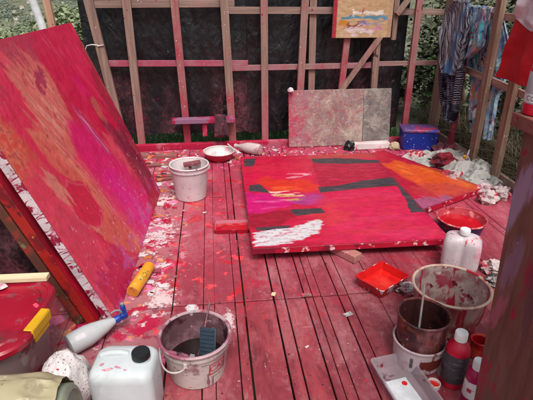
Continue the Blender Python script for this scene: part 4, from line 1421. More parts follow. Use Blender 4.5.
# navy tub with red paint, red and white bowl
vessel('tub', 'shallow navy tub full of red paint beside the orange canvas corner', 'tub', (1.690, 2.725, 0), .165, .135, .118, M_NAVY, M_TUBRIM, M_TUBRIM, .006, fill=(.072, M_WETRED))
bw = vessel('bowl', 'shallow red bowl with crusted white inside near the back wall', 'bowl', (.027, 4.445, 0), .152, .098, .092, M_REDBOWL, M_BOWL_IN, M_BOWL_IN, .006, bulge=.012)
o = thing('brush', 'crusted white brush lying over the right rim of red bowl', 'brush', (.20, 4.40, .095), R(-60))
MB().tube([(-.16, .0, .035), (-.08, 0, .015), (.0, 0, .004)], [.007, .009, .012], 8).build('handle', M_WHITE_SPECK, o)
MB().beam((.0, 0, .004), (.045, 0, -.01), .035, .018, ref=(0, 0, 1)).build('bristles', M_BOWL_IN, o, bevel=.004)

# lying white jug
Mj = basis((.255, 4.665, .062), (.2, .9, .0), (0, 0, 1))
Mj = Matrix.Translation((.235, 4.665, .060)) @ Matrix.Rotation(R(-33), 4, 'Z') @ Matrix.Rotation(R(90), 4, 'Y')
o = thing('jug', 'grimy white plastic jug lying on its side right of red bowl', 'jug', M=Mj)
MB().lathe([(.018, -.02), (.020, 0), (.024, .012), (.040, .06), (.054, .10), (.057, .14), (.057, .24), (.050, .258), (.03, .262)], 32).build('body', spattered('grimy white jug', '#c2aeae', [('#a8707a', 6, .52, .08), ('#8a3a4c', 10, .64, .04)], [('#8a2a40', 50, .3, .25)], .45), o)
MB().lathe([(.021, -.045), (.023, -.043), (.023, -.018), (.019, -.017)], 24).build('cap', M_WHITE_SPECK, o)


# ------------------------------------------------------------------ square section containers
def sqring(w, d, r, z, N=96, groove=0.0, M=None):
    """rounded rectangle sampled evenly, optional vertical groove in the middle of the front and back faces"""
    pts = []
    base = rring(w, d, r, z, 10)
    P = base + [base[0]]
    L = [0]
    for a_, b_ in zip(P, P[1:]):
        L.append(L[-1] + (b_ - a_).length)
    k = 0
    for i in range(N):
        t = L[-1] * i / N
        while L[k + 1] < t:
            k += 1
        f = (t - L[k]) / max(1e-9, L[k + 1] - L[k])
        p = P[k].lerp(P[k + 1], f)
        if groove:
            g = groove * math.exp(-(p.x / (.10 * w)) ** 2)
            p = Vector((p.x, p.y - math.copysign(g, p.y) * (1 if abs(p.y) > d * .3 else 0), p.z))
        pts.append(p)
    return pts


jc = thing('canister', 'clean white translucent canister with black screw cap, front left', 'canister', (-.398, 1.432, 0), R(-6))
b = MB()
b.loft([sqring(.215, .155, .03, 0), sqring(.236, .178, .035, .006), sqring(.245, .187, .038, .03), sqring(.247, .189, .038, .13), sqring(.245, .187, .038, .235), sqring(.238, .18, .04, .258),
        sqring(.215, .157, .04, .272), sqring(.16, .11, .035, .2775), sqring(.05, .03, .012, .279)])
b.build('body', M_JERRY, jc, smooth=60)
b = MB()
b.tube([(-.095, .02, .272), (-.085, .025, .277), (-.06, .028, .281), (-.02, .030, .281), (.0, .03, .277), (.008, .03, .272)], [.012, .013, .013, .013, .013, .012], 10)
b.build('handle', M_JERRY, jc, smooth=60)
MB().lathe([(.036, .27), (.036, .284), (.03, .284)], 32, c=(.068, .005, 0), cap0=False, cap1=False).build('neck', M_JERRY, jc)
MB().tube([(-.1225, .0, .01), (-.1238, .0, .13), (-.1228, .0, .235), (-.119, .0, .258), (-.106, .0, .2735), (-.08, .0, .2785)], .0011, 6).build('mould_seam', M_JERRY, jc)
b = MB()
for (x, y, w_, d_, a_) in ((-.045, -.055, .045, .012, 12), (-.01, -.045, .03, .010, -18), (-.075, -.03, .02, .012, 40), (.02, -.058, .012, .007, 0)):
    ca_, sa_ = math.cos(R(a_)), math.sin(R(a_))
    cen = None
    ring_ = []
    for k in range(22):
        t_ = 2 * math.pi * k / 22
        rr_ = 1 + .45 * mnoise.noise(Vector((math.cos(t_) * 1.6 + x * 90, math.sin(t_) * 1.6, y * 70)))
        px_, py_ = w_ / 2 * rr_ * math.cos(t_), d_ / 2 * rr_ * math.sin(t_)
        ring_.append((x + px_ * ca_ - py_ * sa_, y + px_ * sa_ + py_ * ca_, .2790 - max(0, abs(y + px_ * sa_ + py_ * ca_) - .052) * .17))
    b.add(ring_ + [(x, y, .2794 - max(0, abs(y) - .052) * .17)], [(k, (k + 1) % 22, 22) for k in range(22)])
sm_ = b.build('paint_smear', spattered('thin pink smear', '#c9808f', [('#d0a4ac', 30, .5, .08)], [], .4), jc)
sm_['kind'] = 'stuff'
b = MB()
ringn = 72
prof = [(.030, .282), (.0345, .283), (.0345, .306), (.0325, .311), (.026, .313), (.0, .3125)]
rgs = []
for r, z in prof:
    rgs.append([Vector((.068 + (r + (.0012 if i % 2 and .03 < r else 0)) * math.cos(2 * math.pi * i / ringn), .005 + (r + (.0012 if i % 2 and .03 < r else 0)) * math.sin(2 * math.pi * i / ringn), z)) for i in range(ringn)])
b.loft(rgs)
b.build('cap', M_BLACKCAP, jc, smooth=30)

cn = thing('canister', 'white canister dripped with red paint behind the beige bucket', 'canister', (1.470, 2.305, 0), R(-30))
b = MB()
b.loft([sqring(.19, .13, .03, 0, groove=.006), sqring(.212, .15, .035, .008, groove=.010), sqring(.218, .156, .036, .05, groove=.012), sqring(.218, .156, .036, .15, groove=.013), sqring(.212, .15, .04, .19, groove=.012),
        sqring(.19, .13, .042, .212, groove=.010), sqring(.14, .09, .035, .226, groove=.004), sqring(.07, .055, .025, .232), sqring(.055, .045, .02, .236)])
b.build('body', M_CANISTER, cn, smooth=60)
MB().lathe([(.027, .228), (.027, .243), (.022, .243)], 28, c=(0, -.01, 0), cap0=False, cap1=False).build('neck', M_CANISTER, cn)
MB().lathe([(.026, .240), (.031, .241), (.031, .268), (.028, .273), (.0, .274)], 28, c=(0, -.01, 0)).build('cap', M_WHITECAP, cn)

def bag_pt(u, v):
    a, b_ = 2 * math.pi * u, math.pi * (v - .5)
    d = Vector((math.cos(a) * math.cos(b_), math.sin(a) * math.cos(b_), math.sin(b_)))
    f = 1 + .13 * (1 - 2 * abs(mnoise.noise(d * 1.4 + Vector((4, 1, 7))))) + .045 * (1 - 2 * abs(mnoise.noise(d * 3.1 + Vector((1, 8, 2))))) + .012 * (1 - 2 * abs(mnoise.noise(d * 7)))
    p = Vector((d.x * .088 * f, d.y * .10 * f, .150 + d.z * .150 * (f * .55 + .45)))
    p.z = max(0.0, p.z)
    return p


tag(MB().grid(bag_pt, 110, 80).build('plastic_bag', spattered('speckled white bag', '#d3cbca', [('#c4a4aa', 5, .58, .1), ('#b01a4a', 9, .70, .02)], [('#3a3236', 120, .40, .7), ('#5a4a50', 170, .38, .8), ('#7a2a40', 90, .36, .4), ('#b01a3c', 40, .34, .14)], .5), smooth=50),
    'crumpled white plastic bag speckled dark and red beside the clean canister', 'plastic bag')
bpy.data.objects['plastic_bag'].location = (-.632, 1.44, 0)

# frosted spray bottle lying on the boards
o = thing('spray_bottle', 'frosted white spray bottle with blue nozzle lying on its side', 'spray bottle', M=Matrix.Translation((-.735, 1.785, .058)) @ Matrix.Rotation(math.atan2(.150, .195), 4, 'Z') @ Matrix.Rotation(R(86.5), 4, 'Y'))
MB().lathe([(.040, 0), (.050, .004), (.053, .02), (.053, .09), (.047, .13), (.034, .185), (.021, .225), (.0155, .235), (.0155, .25)], 40).build('body', M_SPRAY, o, smooth=50)
MB().lathe([(.018, .236), (.019, .238), (.019, .262), (.012, .266), (.011, .275)], 24).build('collar', M_BLUE_NOZZLE, o)
b = MB()
b.loft([rring(.03, .026, .008, .27), rring(.034, .028, .008, .28), rring(.034, .028, .008, .30), rring(.028, .022, .006, .306)])
b.box((-.035, 0, .292), (.06, .022, .022))
b.build('spray_head', M_BLUE_NOZZLE, o, bevel=.003)
b = MB()
b.tube([(-.02, 0, .283), (-.045, 0, .270), (-.055, 0, .25), (-.052, 0, .225)], [.006, .006, .005, .004], 8)
b.build('trigger', M_GREY_TRIG, o)
MB().lathe([(.006, 0), (.009, .001), (.009, .010), (.003, .011)], 12, M=Matrix.Translation((-.066, 0, .292)) @ Matrix.Rotation(R(-90), 4, 'Y')).build('nozzle_tip', M_GREY_TRIG, o)
MB().grid(lambda u, v: ((.0536) * math.cos(R(205 + 26 * v)), .0536 * math.sin(R(205 + 26 * v)), .03 + .045 * u), 4, 6).build('paper_label', M_LABELWHITE, o)

# storage box with red lid and yellow clip
bx = thing('storage_box', 'cloudy plastic storage box with paint covered red lid and yellow clip', 'storage box', (-1.034, 1.622, 0), R(-2))
b = MB()
b.loft([rring(.42, .33, .07, 0, 8), rring(.45, .36, .08, .02, 8), rring(.535, .44, .11, .345, 8), rring(.575, .475, .125, .352, 8), rring(.575, .475, .125, .365, 8)], True, True)
b.build('box_body', M_BOXBODY, bx, smooth=50)
b = MB()
b.loft([rring(.602, .492, .14, .358, 12), rring(.614, .504, .145, .366, 12), rring(.614, .504, .145, .384, 12), rring(.598, .488, .14, .393, 12), rring(.567, .457, .13, .395, 12), rring(.554, .444, .12, .386, 12),
        rring(.512, .402, .11, .384, 12), rring(.50, .39, .105, .390, 12), rring(.39, .28, .06, .391, 12), rring(.38, .27, .055, .386, 12), rring(.1, .08, .02, .387, 12)], True, True)
b.build('lid', M_LID, bx, smooth=35)
cl = MB()
Mc = Matrix.Translation((.300, -.055, 0)) @ Matrix.Rotation(R(-9), 4, 'Z')
cl.box((.013, 0, .378), (.010, .135, .042), Mc)
cl.box((-.002, 0, .399), (.036, .135, .008), Mc)
cl.box((.008, 0, .345), (.010, .105, .03), Mc)
cl.build('clip', M_YELLOW, bx, bevel=.004)
o = thing('lath', 'pale planed lath lying across the red lid of storage box', 'lath', (-.985, 1.862, .4075))
MB().beam((-.5, .012, 0), (.205, -.014, 0), .042, .022, ref=(0, 0, 1)).build('lath_bar', M_PALEWOOD, o, bevel=.002)
crumple('tissue', 'crumpled pink stained tissue on the red lid below the lath', 'tissue', (-1.02, 1.80, .392), (.07, .028, .018), M_FOAM, 6, .4, 3)

# drum in yellowed film
dr = thing('wrapped_drum', 'drum wrapped in yellowed plastic film lying in the front left corner', 'drum', (-.555, 1.20, .212), 0)
b = MB()


def film(u, v):
    a = 2 * math.pi * v
    x = -.75 + .75 * u
    p = Vector((x * 4, math.cos(a) * 1.3, math.sin(a) * 1.3))
    r = .170 - .03 * max(0, u - .82) / .18
    f = (1 - 2 * abs(mnoise.noise(p * 1.6 + Vector((3, 0, 0))))) * .014 + (1 - 2 * abs(mnoise.noise(p * 3.7))) * .008 + mnoise.noise(p * 9) * .002
    r = min(r + f, .178)
    return (x, r * .86 * math.cos(a), r * 1.18 * math.sin(a))


b.grid(film, 90, 96)
b.build('plastic_film', M_BAG, dr, smooth=50)
Mx = Matrix.Scale(1.16, 4, (0, 0, 1)) @ Matrix.Scale(.85, 4, (0, 1, 0)) @ Matrix.Rotation(R(90), 4, 'Y')
MB().lathe([(.138, -.72), (.138, .012), (.130, .022), (.118, .024), (.112, .016), (.001, .014)], 48, M=Mx).build('drum_end', M_BAGEND, dr)

# orange tube
o = thing('tube', 'orange yellow cardboard tube with green print lying beside the leaning canvas', 'tube', M=Matrix.Translation((-.505, 2.215, .036)) @ Matrix.Rotation(R(76), 4, 'Z') @ Matrix.Rotation(R(90), 4, 'Y'))
MB().lathe([(.030, .002), (.034, .0), (.0355, .004), (.0355, .258), (.034, .262), (.029, .259)], 36).build('body', M_ORANGE, o)
MB().lathe([(.001, -.0015), (.029, -.002), (.031, .001)], 36, cap0=False, cap1=False).build('end_cap', M_ORANGE_END, o)
text_on('lettering', 'MADA', .042, M_GREENINK, o, lambda x, y, z: ((.0358 + max(z, 0)) * math.cos(R(180) + R(42) - y / .0358), (.0358 + max(z, 0)) * math.sin(R(180) + R(42) - y / .0358), .125 + x))

# ------------------------------------------------------------------ trays
def tray(name, label, cat, loc, rz, w, d, h, mo, mi, fill=None, flare=.012, lip=.006, r=.015):
    o = thing(name, label, cat, loc, rz)
    b = MB()
    w0, d0 = w - flare * 2, d - flare * 2
    b.loft([rring(w0, d0, r, 0), rring(w0 + .004, d0 + .004, r, .003), rring(w, d, r, h), rring(w + lip, d + lip, r, h + .001), rring(w + lip, d + lip, r, h + .004), rring(w - .003, d - .003, r, h + .004)], True, False)
    b.build('body', mo, o, smooth=40)
    b = MB()
    b.loft([rring(w - .003, d - .003, r, h + .004), rring(w0 + .0, d0 + .0, r, .007), rring(w0 - .02, d0 - .02, r * .6, .0055)], False, True)
    b.build('interior', mi, o, smooth=40)
    if fill:
        zf, mf = fill
        k = zf / h
        MB().grid(lambda u, v: ((u - .5) * (w0 + (w - w0) * k - .006), (v - .5) * (d0 + (d - d0) * k - .006), zf + .004 * mnoise.noise(Vector((u * 5, v * 5, 1)))), 24, 24).build('paint', mf, o, smooth=180)
    return o


tr = tray('paint_tray', 'square tray of bright orange red paint with white patched sides, beside the beige bucket', 'tray', (.928, 2.176, 0), R(33), .25, .20, .058, M_TRAYOUT, M_TRAYRED, (.016, M_ORANGERED), .014)
crumple('paint_scraper', 'dirty crumpled foil scraps lying against the red paint tray', 'foil', (1.062, 2.085, 0), (.062, .04, .035), M_FOIL, 14, .5, 4)
o = thing('paint_brush', 'flat brush caked red and white lying right of red paint tray', 'brush', (1.03, 2.045, .012), R(38))
MB().beam((0, 0, .006), (.055, 0, .004), .045, .016, ref=(0, 0, 1)).build('bristles', M_RAGDARK, o, bevel=.004)
MB().tube([(.05, 0, .008), (.10, 0, .012), (.19, 0, .02)], [.012, .009, .007], 8).build('handle', M_WHITE_SPECK, o)
ct = tray('clear_tray', 'cloudy clear plastic tray with white paper inside, front right', 'tray', (.765, 1.405, 0), R(8), .18, .30, .052, M_CLEAR, M_CLEAR, None, .016, .014, .02)
pp = thing('paper_card', 'white paper card with a red blot lying in the clear tray', 'paper', (.755, 1.372, .0095), R(10))
MB().box((0, 0, 0), (.105, .17, .0015)).build('card', M_PAPER_LABEL, pp)
MB().lathe([(.013, 0), (.011, .002), (.001, .0025)], 14, c=(.03, .055, .001)).build('red_blot', M_ORANGERED, pp, wob=.004)
rt_ = tray('clear_tray', 'small glossy bright red plastic tray left of the flat painting', 'tray', (.088, 2.955, 0), R(-3), .25, .15, .034, spattered('bright red tray', '#c4183a', [('#d06a80', 8, .6, .06)], [], .2), M_CLEARRED, (.016, M_WETRED), .012, .008, .012)
cr_ = thing('cap_ring', 'small white screw cap holding red paint beside the white pail', 'cap', (.898, 1.408, 0))
MB().lathe([(.026, 0), (.028, .002), (.029, .024), (.026, .026), (.0245, .024), (.024, .008), (.001, .007)], 32).build('ring', M_WHITERING, cr_)
MB().lathe([(.0238, .012), (.012, .013), (.001, .012)], 24, cap0=False).build('paint', M_ORANGERED, cr_, wob=.002)

# ------------------------------------------------------------------ bottles
bt = thing('paint_bottle', 'red paint bottle with dark grey label and white cap by the brown bucket', 'bottle', (.988, 1.425, 0), R(-60))
MB().lathe([(.044, 0), (.049, .004), (.050, .02), (.050, .185), (.047, .205), (.036, .225), (.025, .235), (.022, .24), (.022, .25)], 40).build('body', M_BOTTLERED, bt)
MB().lathe([(.0503, .032), (.0507, .034), (.0507, .178), (.0503, .180)], 40, cap0=False, cap1=False).build('label', M_BOTTLELABEL, bt)
MB().lathe([(.0245, .242), (.0265, .243), (.0265, .278), (.024, .282), (.001, .2815)], 32).build('cap', M_WHITECAP, bt)
for k, (zt, s_) in enumerate(((.14, .016), (.115, .009), (.098, .007), (.086, .007), (.074, .007), (.062, .007))):
    text_on('label_print', ('ACRYLIC', 'brilliant red', 'mix well before use', 'keep from frost', 'wash tools in water', 'net 750 ml')[k], s_, M_GREYINK, bt,
            lambda x, y, z: ((.0509 + max(z, 0)) * math.cos(R(-60) + x / .0509), (.0509 + max(z, 0)) * math.sin(R(-60) + x / .0509), zt + y), .0003)
b2 = thing('paint_bottle', 'magenta bottle with white label and white cap half hidden by bench panel', 'bottle', (1.018, 1.318, 0), R(-60))
MB().lathe([(.033, 0), (.037, .003), (.038, .015), (.038, .150), (.034, .168), (.022, .18), (.019, .186)], 36).build('body', M_MAGENTA, b2)
MB().lathe([(.0383, .04), (.0387, .042), (.0387, .125), (.0383, .127)], 36, cap0=False, cap1=False).build('label', M_LABELWHITE, b2)
MB().lathe([(.019, .182), (.022, .183), (.022, .222), (.019, .226), (.001, .226)], 30).build('cap', M_WHITE, b2)
MB().grid(lambda u, v: (.0391 * math.cos(R(-85) + (u - .5) * .5), .0391 * math.sin(R(-85) + (u - .5) * .5), .085 + (v - .5) * .02), 6, 3).build('label_spot', M_REDINK, b2)
vessel('jar', 'open red jar behind the dark labelled bottle', 'jar', (1.185, 1.565, 0), .040, .036, .095, M_REDCUP, M_WETRED, M_REDCUP, .003, fill=(.05, M_WETRED))

# ------------------------------------------------------------------ bench at the right edge with its bottle
wbn = thing('workbench', 'tall dark brown workbench with lilac smeared side panel at the right edge', 'workbench', (.935, 1.285, 0))
b = MB()
b.loft([[Vector((x + dx, y, z)) for x, y, z in ((.016, -.085, 0), (.016, -.95, 0), (.010, -.95, 1.196), (.010, 0, 1.196))] for dx in (0, .032)])
b.build('side_panel', M_BENCH, wbn, bevel=.003)
MB().box((.30, -.43, 1.218), (.62, .96, .044)).build('bench_top', M_BENCHTOP, wbn, bevel=.004, wob=.003)
MB().box((.56, -.06, .598), (.06, .06, 1.196)).build('leg', M_BROWNBOARD, wbn, bevel=.003)
MB().box((.56, -.85, .598), (.06, .06, 1.196)).build('leg', M_BROWNBOARD, wbn, bevel=.003)
b3 = thing('paint_bottle', 'red paint bottle with pale grey label standing on the tall workbench', 'bottle', (.978, 1.292, 1.241), R(-125))
MB().lathe([(.036, 0), (.042, .004), (.043, .016), (.043, .135), (.040, .150), (.030, .165), (.018, .172), (.016, .18)], 40).build('body', plain('bright red bottle', '#c81236', .3), b3)
MB().lathe([(.0433, .036), (.0437, .038), (.0437, .126), (.0433, .128)], 40, cap0=False, cap1=False).build('label', plain('grey bottle label', '#a8a2ac', .45), b3)
MB().lathe([(.0441, .040), (.0442, .041), (.0442, .064), (.0441, .065)], 40, cap0=False, cap1=False).build('label_band', plain('pale label band', '#cfcbd1', .45), b3)
MB().lathe([(.016, .176), (.019, .177), (.019, .205), (.001, .206)], 28).build('cap', M_WHITE, b3)
text_on('label_print', 'COLOR', .021, M_GREYINK, b3, lambda x, y, z: ((.0443 + max(z, 0)) * math.cos(R(-10) + x / .0443), (.0443 + max(z, 0)) * math.sin(R(-10) + x / .0443), .052 + y), .0003)

# ------------------------------------------------------------------ litter on the deck
crumple('red_rag', 'crumpled dark red rag on the papers in front of blue box', 'rag', (2.175, 3.99, .012), (.10, .085, .075), M_RAGRED, 31, .55, 4)
crumple('red_rag', 'small red and white streaked rag right of the dark red rag', 'rag', (2.30, 3.93, .01), (.065, .06, .06), M_PAPERRED, 36, .5, 4)
SP = (('dark rag soaked in red paint at the foot of the second fence post', (2.40, 4.40, .003), .2, .22, .08, M_RAGDARK, 101, .4),
      ('pale torn paper lying between the blue box and tented newsprint', (2.20, 4.22, .002), .26, .2, .07, M_PAPER, 104, -.5),
      ('dark red streaked paper wad under the tented newsprint, beside the orange canvas', (2.13, 3.66, .003), .26, .22, .07, M_PAPERRED, 95, .2),
      ('grey rag flattened at the foot of the fence, behind the crushed packets', (2.36, 3.36, .002), .24, .20, .06, M_FOIL, 97, .8),
      ('small grey newsprint sheet lying closest to the big brown fence posts', (2.38, 3.56, .002), .22, .26, .06, M_PAPER, 91, 1.2),
      ('second pale newsprint sheet spread between tented sheet and big fence post', (2.34, 4.0, .003), .34, .34, .08, M_PAPER, 81, .7),
      ('large pale newsprint sheet tented highest in the heap by the fence', (2.31, 3.72, .002), .42, .36, .115, M_PAPER, 41, .3),
      ('grey newsprint sheet in front of the tented sheet, nearest the orange canvas', (2.215, 3.50, .002), .30, .30, .055, M_PAPER, 44, -.4),
      ('flat newsprint sheet by the blue box behind the red rag', (2.06, 4.10, .001), .34, .26, .035, M_PAPER, 47, .1),
      ('paint streaked paper between blue box and turned orange canvas', (2.02, 4.28, .001), .26, .22, .04, M_PAPERRED, 52, .6),
      ('pale crumpled paper against the big fence post', (2.40, 4.22, .002), .22, .30, .06, M_PAPER, 55, .9))
for lab, loc, w, d, h, m, sdd, rz in SP:
    sheet('newsprint_sheet', lab, 'paper', loc, w, d, h, m, sdd, rz, group='crumpled papers along the fence')
crumple('paint_can', 'crushed paint soaked packet, red white and black, at the corner of orange canvas', 'packet', (2.16, 3.17, 0), (.075, .06, .065), M_PAPERRED, 61, .45, 4)
crumple('paint_can', 'second crushed red white packet, right of the first, by the fence foot', 'packet', (2.30, 3.24, 0), (.085, .065, .06), M_PAPERRED, 66, .5, 4)
crumple('pink_packet', 'pink and white crumpled packet between the crushed packets and the newsprint', 'packet', (2.235, 3.345, 0), (.07, .05, .055), spattered('pink packet', '#bfa0a6', [('#a8405c', 6, .52, .05), ('#d9cfcf', 12, .56, .05), ('#2c2226', 12, .66, .03)], [], .5), 68, .45, 4)
for nm in [o_.name for o_ in COL.objects if o_.name.startswith('paint_can')]:
    bpy.data.objects[nm].name = nm.replace('paint_can', 'crushed_packet')
crumple('crumpled_foil', 'pink and grey crumpled foil on the deck right of dripped canister', 'foil', (1.650, 2.235, 0), (.055, .06, .045), M_PAPERRED, 71, .5, 4)
crumple('crumpled_foil', 'dark green grey crumpled scrap in front of the pink foil', 'foil', (1.60, 2.11, 0), (.05, .05, .03), spattered('dark scrap', '#3c3a38', [('#8f8a86', 12, .6, .04), ('#a03a50', 9, .62, .04)], [], .5), 75, .5, 4)
o = thing('brush_jar', 'small grimy jar with orange and white brushes by the fence foot', 'jar', (2.36, 3.93, .012))
MB().lathe([(.028, 0), (.034, .004), (.034, .07), (.028, .08), (.028, .09), (.024, .09), (.024, .02), (.001, .02)], 24).build('jar_body', M_FOIL, o)
b = MB()
b.tube([(0, 0, .03), (.02, .01, .13), (.03, .015, .17)], [.006, .009, .004], 8)
b.build('brush_handle', M_WHITE_SPECK, o)
b = MB()
b.tube([(0, 0, .03), (-.022, -.01, .12)], [.006, .014], 8)
b.build('brush_handle', M_ORANGE, o)

# scrap boards and crusts between the leaning canvas and the back wall
for i, (x, y, w, d, h, rz, z) in enumerate(((-.46, 3.99, .19, .11, .022, 12, 0), (-.44, 4.00, .15, .085, .018, -6, .0225), (-.62, 4.34, .32, .07, .022, 4, 0), (-.60, 4.60, .40, .09, .03, -3, 0), (-.36, 4.42, .12, .05, .016, 30, 0))):
    o = thing('scrap_board', ('lower paint crusted scrap board behind the tall white bucket, by the canvas', 'smaller orange marked scrap board lying on the lower scrap board', 'narrow pink scrap board left of the red bowl, next to the canvas', 'long crusted scrap board lying nearest the wall sill on the left', 'tiny crusted wood chip board between the scrap boards and the red bowl')[i], 'board', (x, y, z), R(rz))
    MB().box((0, 0, h / 2 + .001), (w, d, h), jitter=.004).build('board_slab', M_SCRAPWOOD, o, bevel=.003, wob=.008)
chips = [(-.466, 3.43, .05, .032, .02, 10, 'white foam block on the deck left of the tall white bucket', M_WHITECHIP),
         (-.113, 3.235, .03, .018, .012, 25, 'small white plaster chip on the deck in front of the tall white bucket', M_WHITECHIP),
         (.394, 1.712, .022, .010, .006, 30, 'white cigarette end shaped chip on bare middle deck boards', M_WHITECHIP),
         (.285, 2.15, .022, .03, .006, -20, 'pale wood chip in a gap of the deck left of the orange red tray', M_PALEWOOD),
         (.66, 1.93, .05, .03, .003, 20, 'torn grey paper scrap on the deck left of the brown bucket', M_PAPER),
         (-.40, 2.46, .055, .03, .012, 8, 'dark clotted scrap on the deck behind the orange tube', M_RAGDARK),
         (.47, 2.12, .06, .028, .004, 0, 'pale splinter of board at the break between two deck boards', M_SCRAPWOOD)]
for x, y, w, d, h, rz, lab, m in chips:
    o = MB().box((0, 0, h / 2), (w, d, h), jitter=min(h * .3, .004)).build('chip', m, bevel=min(.002, h * .3))
    o.location = (x, y, 0)
    o.rotation_euler = (0, 0, R(rz))
    tag(o, lab, 'chip')
# crumbs of dried paint and torn paper swept to the back: too many and too small to count
random.seed(5)
for nm, m, n, lab in (('paint_crumbs', M_SCRAPWOOD, 260, 'dried crumbs of crimson paint scattered along the back of deck'), ('paper_crumbs', M_WHITECHIP, 150, 'pale crumbs of paper and plaster scattered along the back and left of deck')):
    b = MB()
    for _ in range(n):
        if random.random() < .86:
            x, y = random.uniform(-.7, 2.35), random.uniform(4.30, 4.78)
        else:
            x, y = random.gauss(-.42, .09), random.uniform(2.3, 4.4)
        s_ = random.uniform(.005, .017)
        M = Matrix.Translation((x, y, s_ * .2)) @ Matrix.Rotation(random.uniform(0, 6.3), 4, 'Z') @ Matrix.Rotation(random.uniform(-.4, .4), 4, 'X')
        b.box((0, 0, 0), (s_ * random.uniform(.8, 2.2), s_, s_ * random.uniform(.25, .7)), M, jitter=s_ * .2)
    tag(b.build(nm, m, smooth=0), lab, 'crumbs', kind='stuff')

rng = random.Random(33)
for nm, colr, cnt in (('dried_paint', '#d3c6c8', 34), ('dried_paint', '#b01c3c', 30), ('dried_paint', '#c8708a', 20), ('dried_paint', '#c9703c', 12)):
    b = MB()
    for _ in range(cnt):
        if rng.random() < .7:
            x, y = rng.gauss(-.43, .07), rng.uniform(2.05, 4.3)
        else:
            x, y = rng.uniform(-.55, 2.2), rng.uniform(4.3, 4.75)
        if x > -.31 and y < 4.25:
            continue
        r_ = rng.uniform(.010, .045)
        el, an = rng.uniform(.3, .8), rng.uniform(0, 3.14)
        sd_ = rng.uniform(0, 90)
        rings_ = []
        for q, zz in ((1.0, .0006), (.93, .0022), (.6, .0032)):
            ring_ = []
            for k in range(26):
                t_ = 2 * math.pi * k / 26
                rr_ = r_ * q * (1 + .8 * mnoise.noise(Vector((math.cos(t_) * 1.9, math.sin(t_) * 1.9, sd_))) + .35 * mnoise.noise(Vector((math.cos(t_) * 5, math.sin(t_) * 5, sd_))))
                px_, py_ = rr_ * math.cos(t_), rr_ * math.sin(t_) * el
                ring_.append((x + px_ * math.cos(an) - py_ * math.sin(an), y + px_ * math.sin(an) + py_ * math.cos(an), zz))
            rings_.append(ring_)
        b.loft(rings_, False, True)
    tag(b.build(nm, spattered('dried paint skin', colr, [('#8a2a44', 20, .60, .05), ('#d9c4c8', 26, .62, .05)], [], .4, bump=(50, .5)), smooth=50), {'#d3c6c8': 'white', '#b01c3c': 'crimson', '#c8708a': 'pink', '#c9703c': 'orange'}[colr] + ' skins of dried paint on the deck beside leaning canvas', 'dried paint', kind='stuff')

# ------------------------------------------------------------------ rags on the fence
def cloth(name, label, cat, rows, x0, mat, seed, folds=5, depth=.035, nu=70, group=None):
    """hanging cloth; rows = [(z, y_left, y_right)] from top to hem, with folds across"""
    rows = sorted(rows, key=lambda r: -r[0])
    nv = 80

    def f(u, v):
        z = rows[0][0] + (rows[-1][0] - rows[0][0]) * v
        for (z0, a0, b0), (z1, a1, b1) in zip(rows, rows[1:]):
            if z1 - 1e-9 <= z <= z0 + 1e-9:
                t = (z0 - z) / max(1e-9, z0 - z1)
                a, b_ = a0 + (a1 - a0) * t, b0 + (b1 - b0) * t
                break
        y = a + (b_ - a) * u
        ph = u * folds * 2 * math.pi + 1.3 * mnoise.noise(Vector((v * 1.6, u * 2, seed)))
        k = .35 + .65 * min(1, v * 2.2)
        dx = depth * k * (math.sin(ph) + .5 * math.sin(ph * 2.3 + seed)) + .02 * mnoise.noise(Vector((u * 3, v * 3, seed + 3)))
        y += .018 * mnoise.noise(Vector((v * 7, u * 3, seed + 8))) + .012 * math.cos(ph)
        return (x0 + dx, y, z + .012 * mnoise.noise(Vector((u * 6, v * 5, seed + 5))))
    return tag(MB().grid(f, nu, nv).build(name, mat, smooth=180, solid=.003), label, cat, group)


shirt = cloth('striped_shirt', 'dark washed out striped shirt with zigzag sleeve hanging from the corner of open fence', 'shirt',
      [(1.47, 4.30, 4.56), (1.36, 4.27, 4.70), (1.2, 4.26, 4.72), (1.0, 4.27, 4.66), (.88, 4.30, 4.60), (.80, 4.36, 4.52)], 2.325, m_bodystripes(), 22, 3.0, .035)
sl_ = cloth('sleeve', None, None,
      [(1.40, 4.33, 4.60), (1.33, 4.31, 4.74), (1.2, 4.27, 4.82), (1.0, 4.27, 4.82), (.80, 4.28, 4.76), (.62, 4.29, 4.68), (.48, 4.28, 4.58), (.34, 4.34, 4.44)], 2.372, M_STRIPES, 2, 4.5, .03)
sl_.parent = shirt
cloth('patterned_cloth', 'long many coloured patterned cloth hung over the fence rail beside striped shirt', 'cloth',
      [(1.42, 4.11, 4.70), (1.30, 4.02, 4.70), (1.13, 3.93, 4.65), (.95, 3.87, 4.60), (.82, 3.87, 4.47), (.7, 3.92, 4.35), (.5, 3.92, 4.32), (.27, 3.92, 4.2)], 2.55, M_BATIK, 5, 5, .025)
cloth('patterned_flap', 'short orange and blue patterned flap folded over in front of the long cloth', 'cloth',
      [(1.42, 4.03, 4.46), (1.30, 4.02, 4.44), (1.10, 4.04, 4.44), (1.0, 4.20, 4.42), (.93, 4.34, 4.42)], 2.395, M_BATIK, 9, 2.5, .02)
cloth('red_cloth', 'bright red cloth hanging from the fence at the top right', 'cloth',
      [(1.40, 2.95, 3.50), (1.2, 2.97, 3.54), (1.0, 3.02, 3.60), (.92, 3.02, 3.62)], 2.30, M_REDCLOTH, 12, 1.6, .018)
cloth('white_cloth', 'white cloth folded over the top of bright red cloth', 'cloth',
      [(1.62, 2.95, 3.47), (1.50, 2.95, 3.49), (1.37, 2.96, 3.50), (1.30, 2.96, 3.28)], 2.268, M_WHITECLOTH, 15, 1.5, .012)

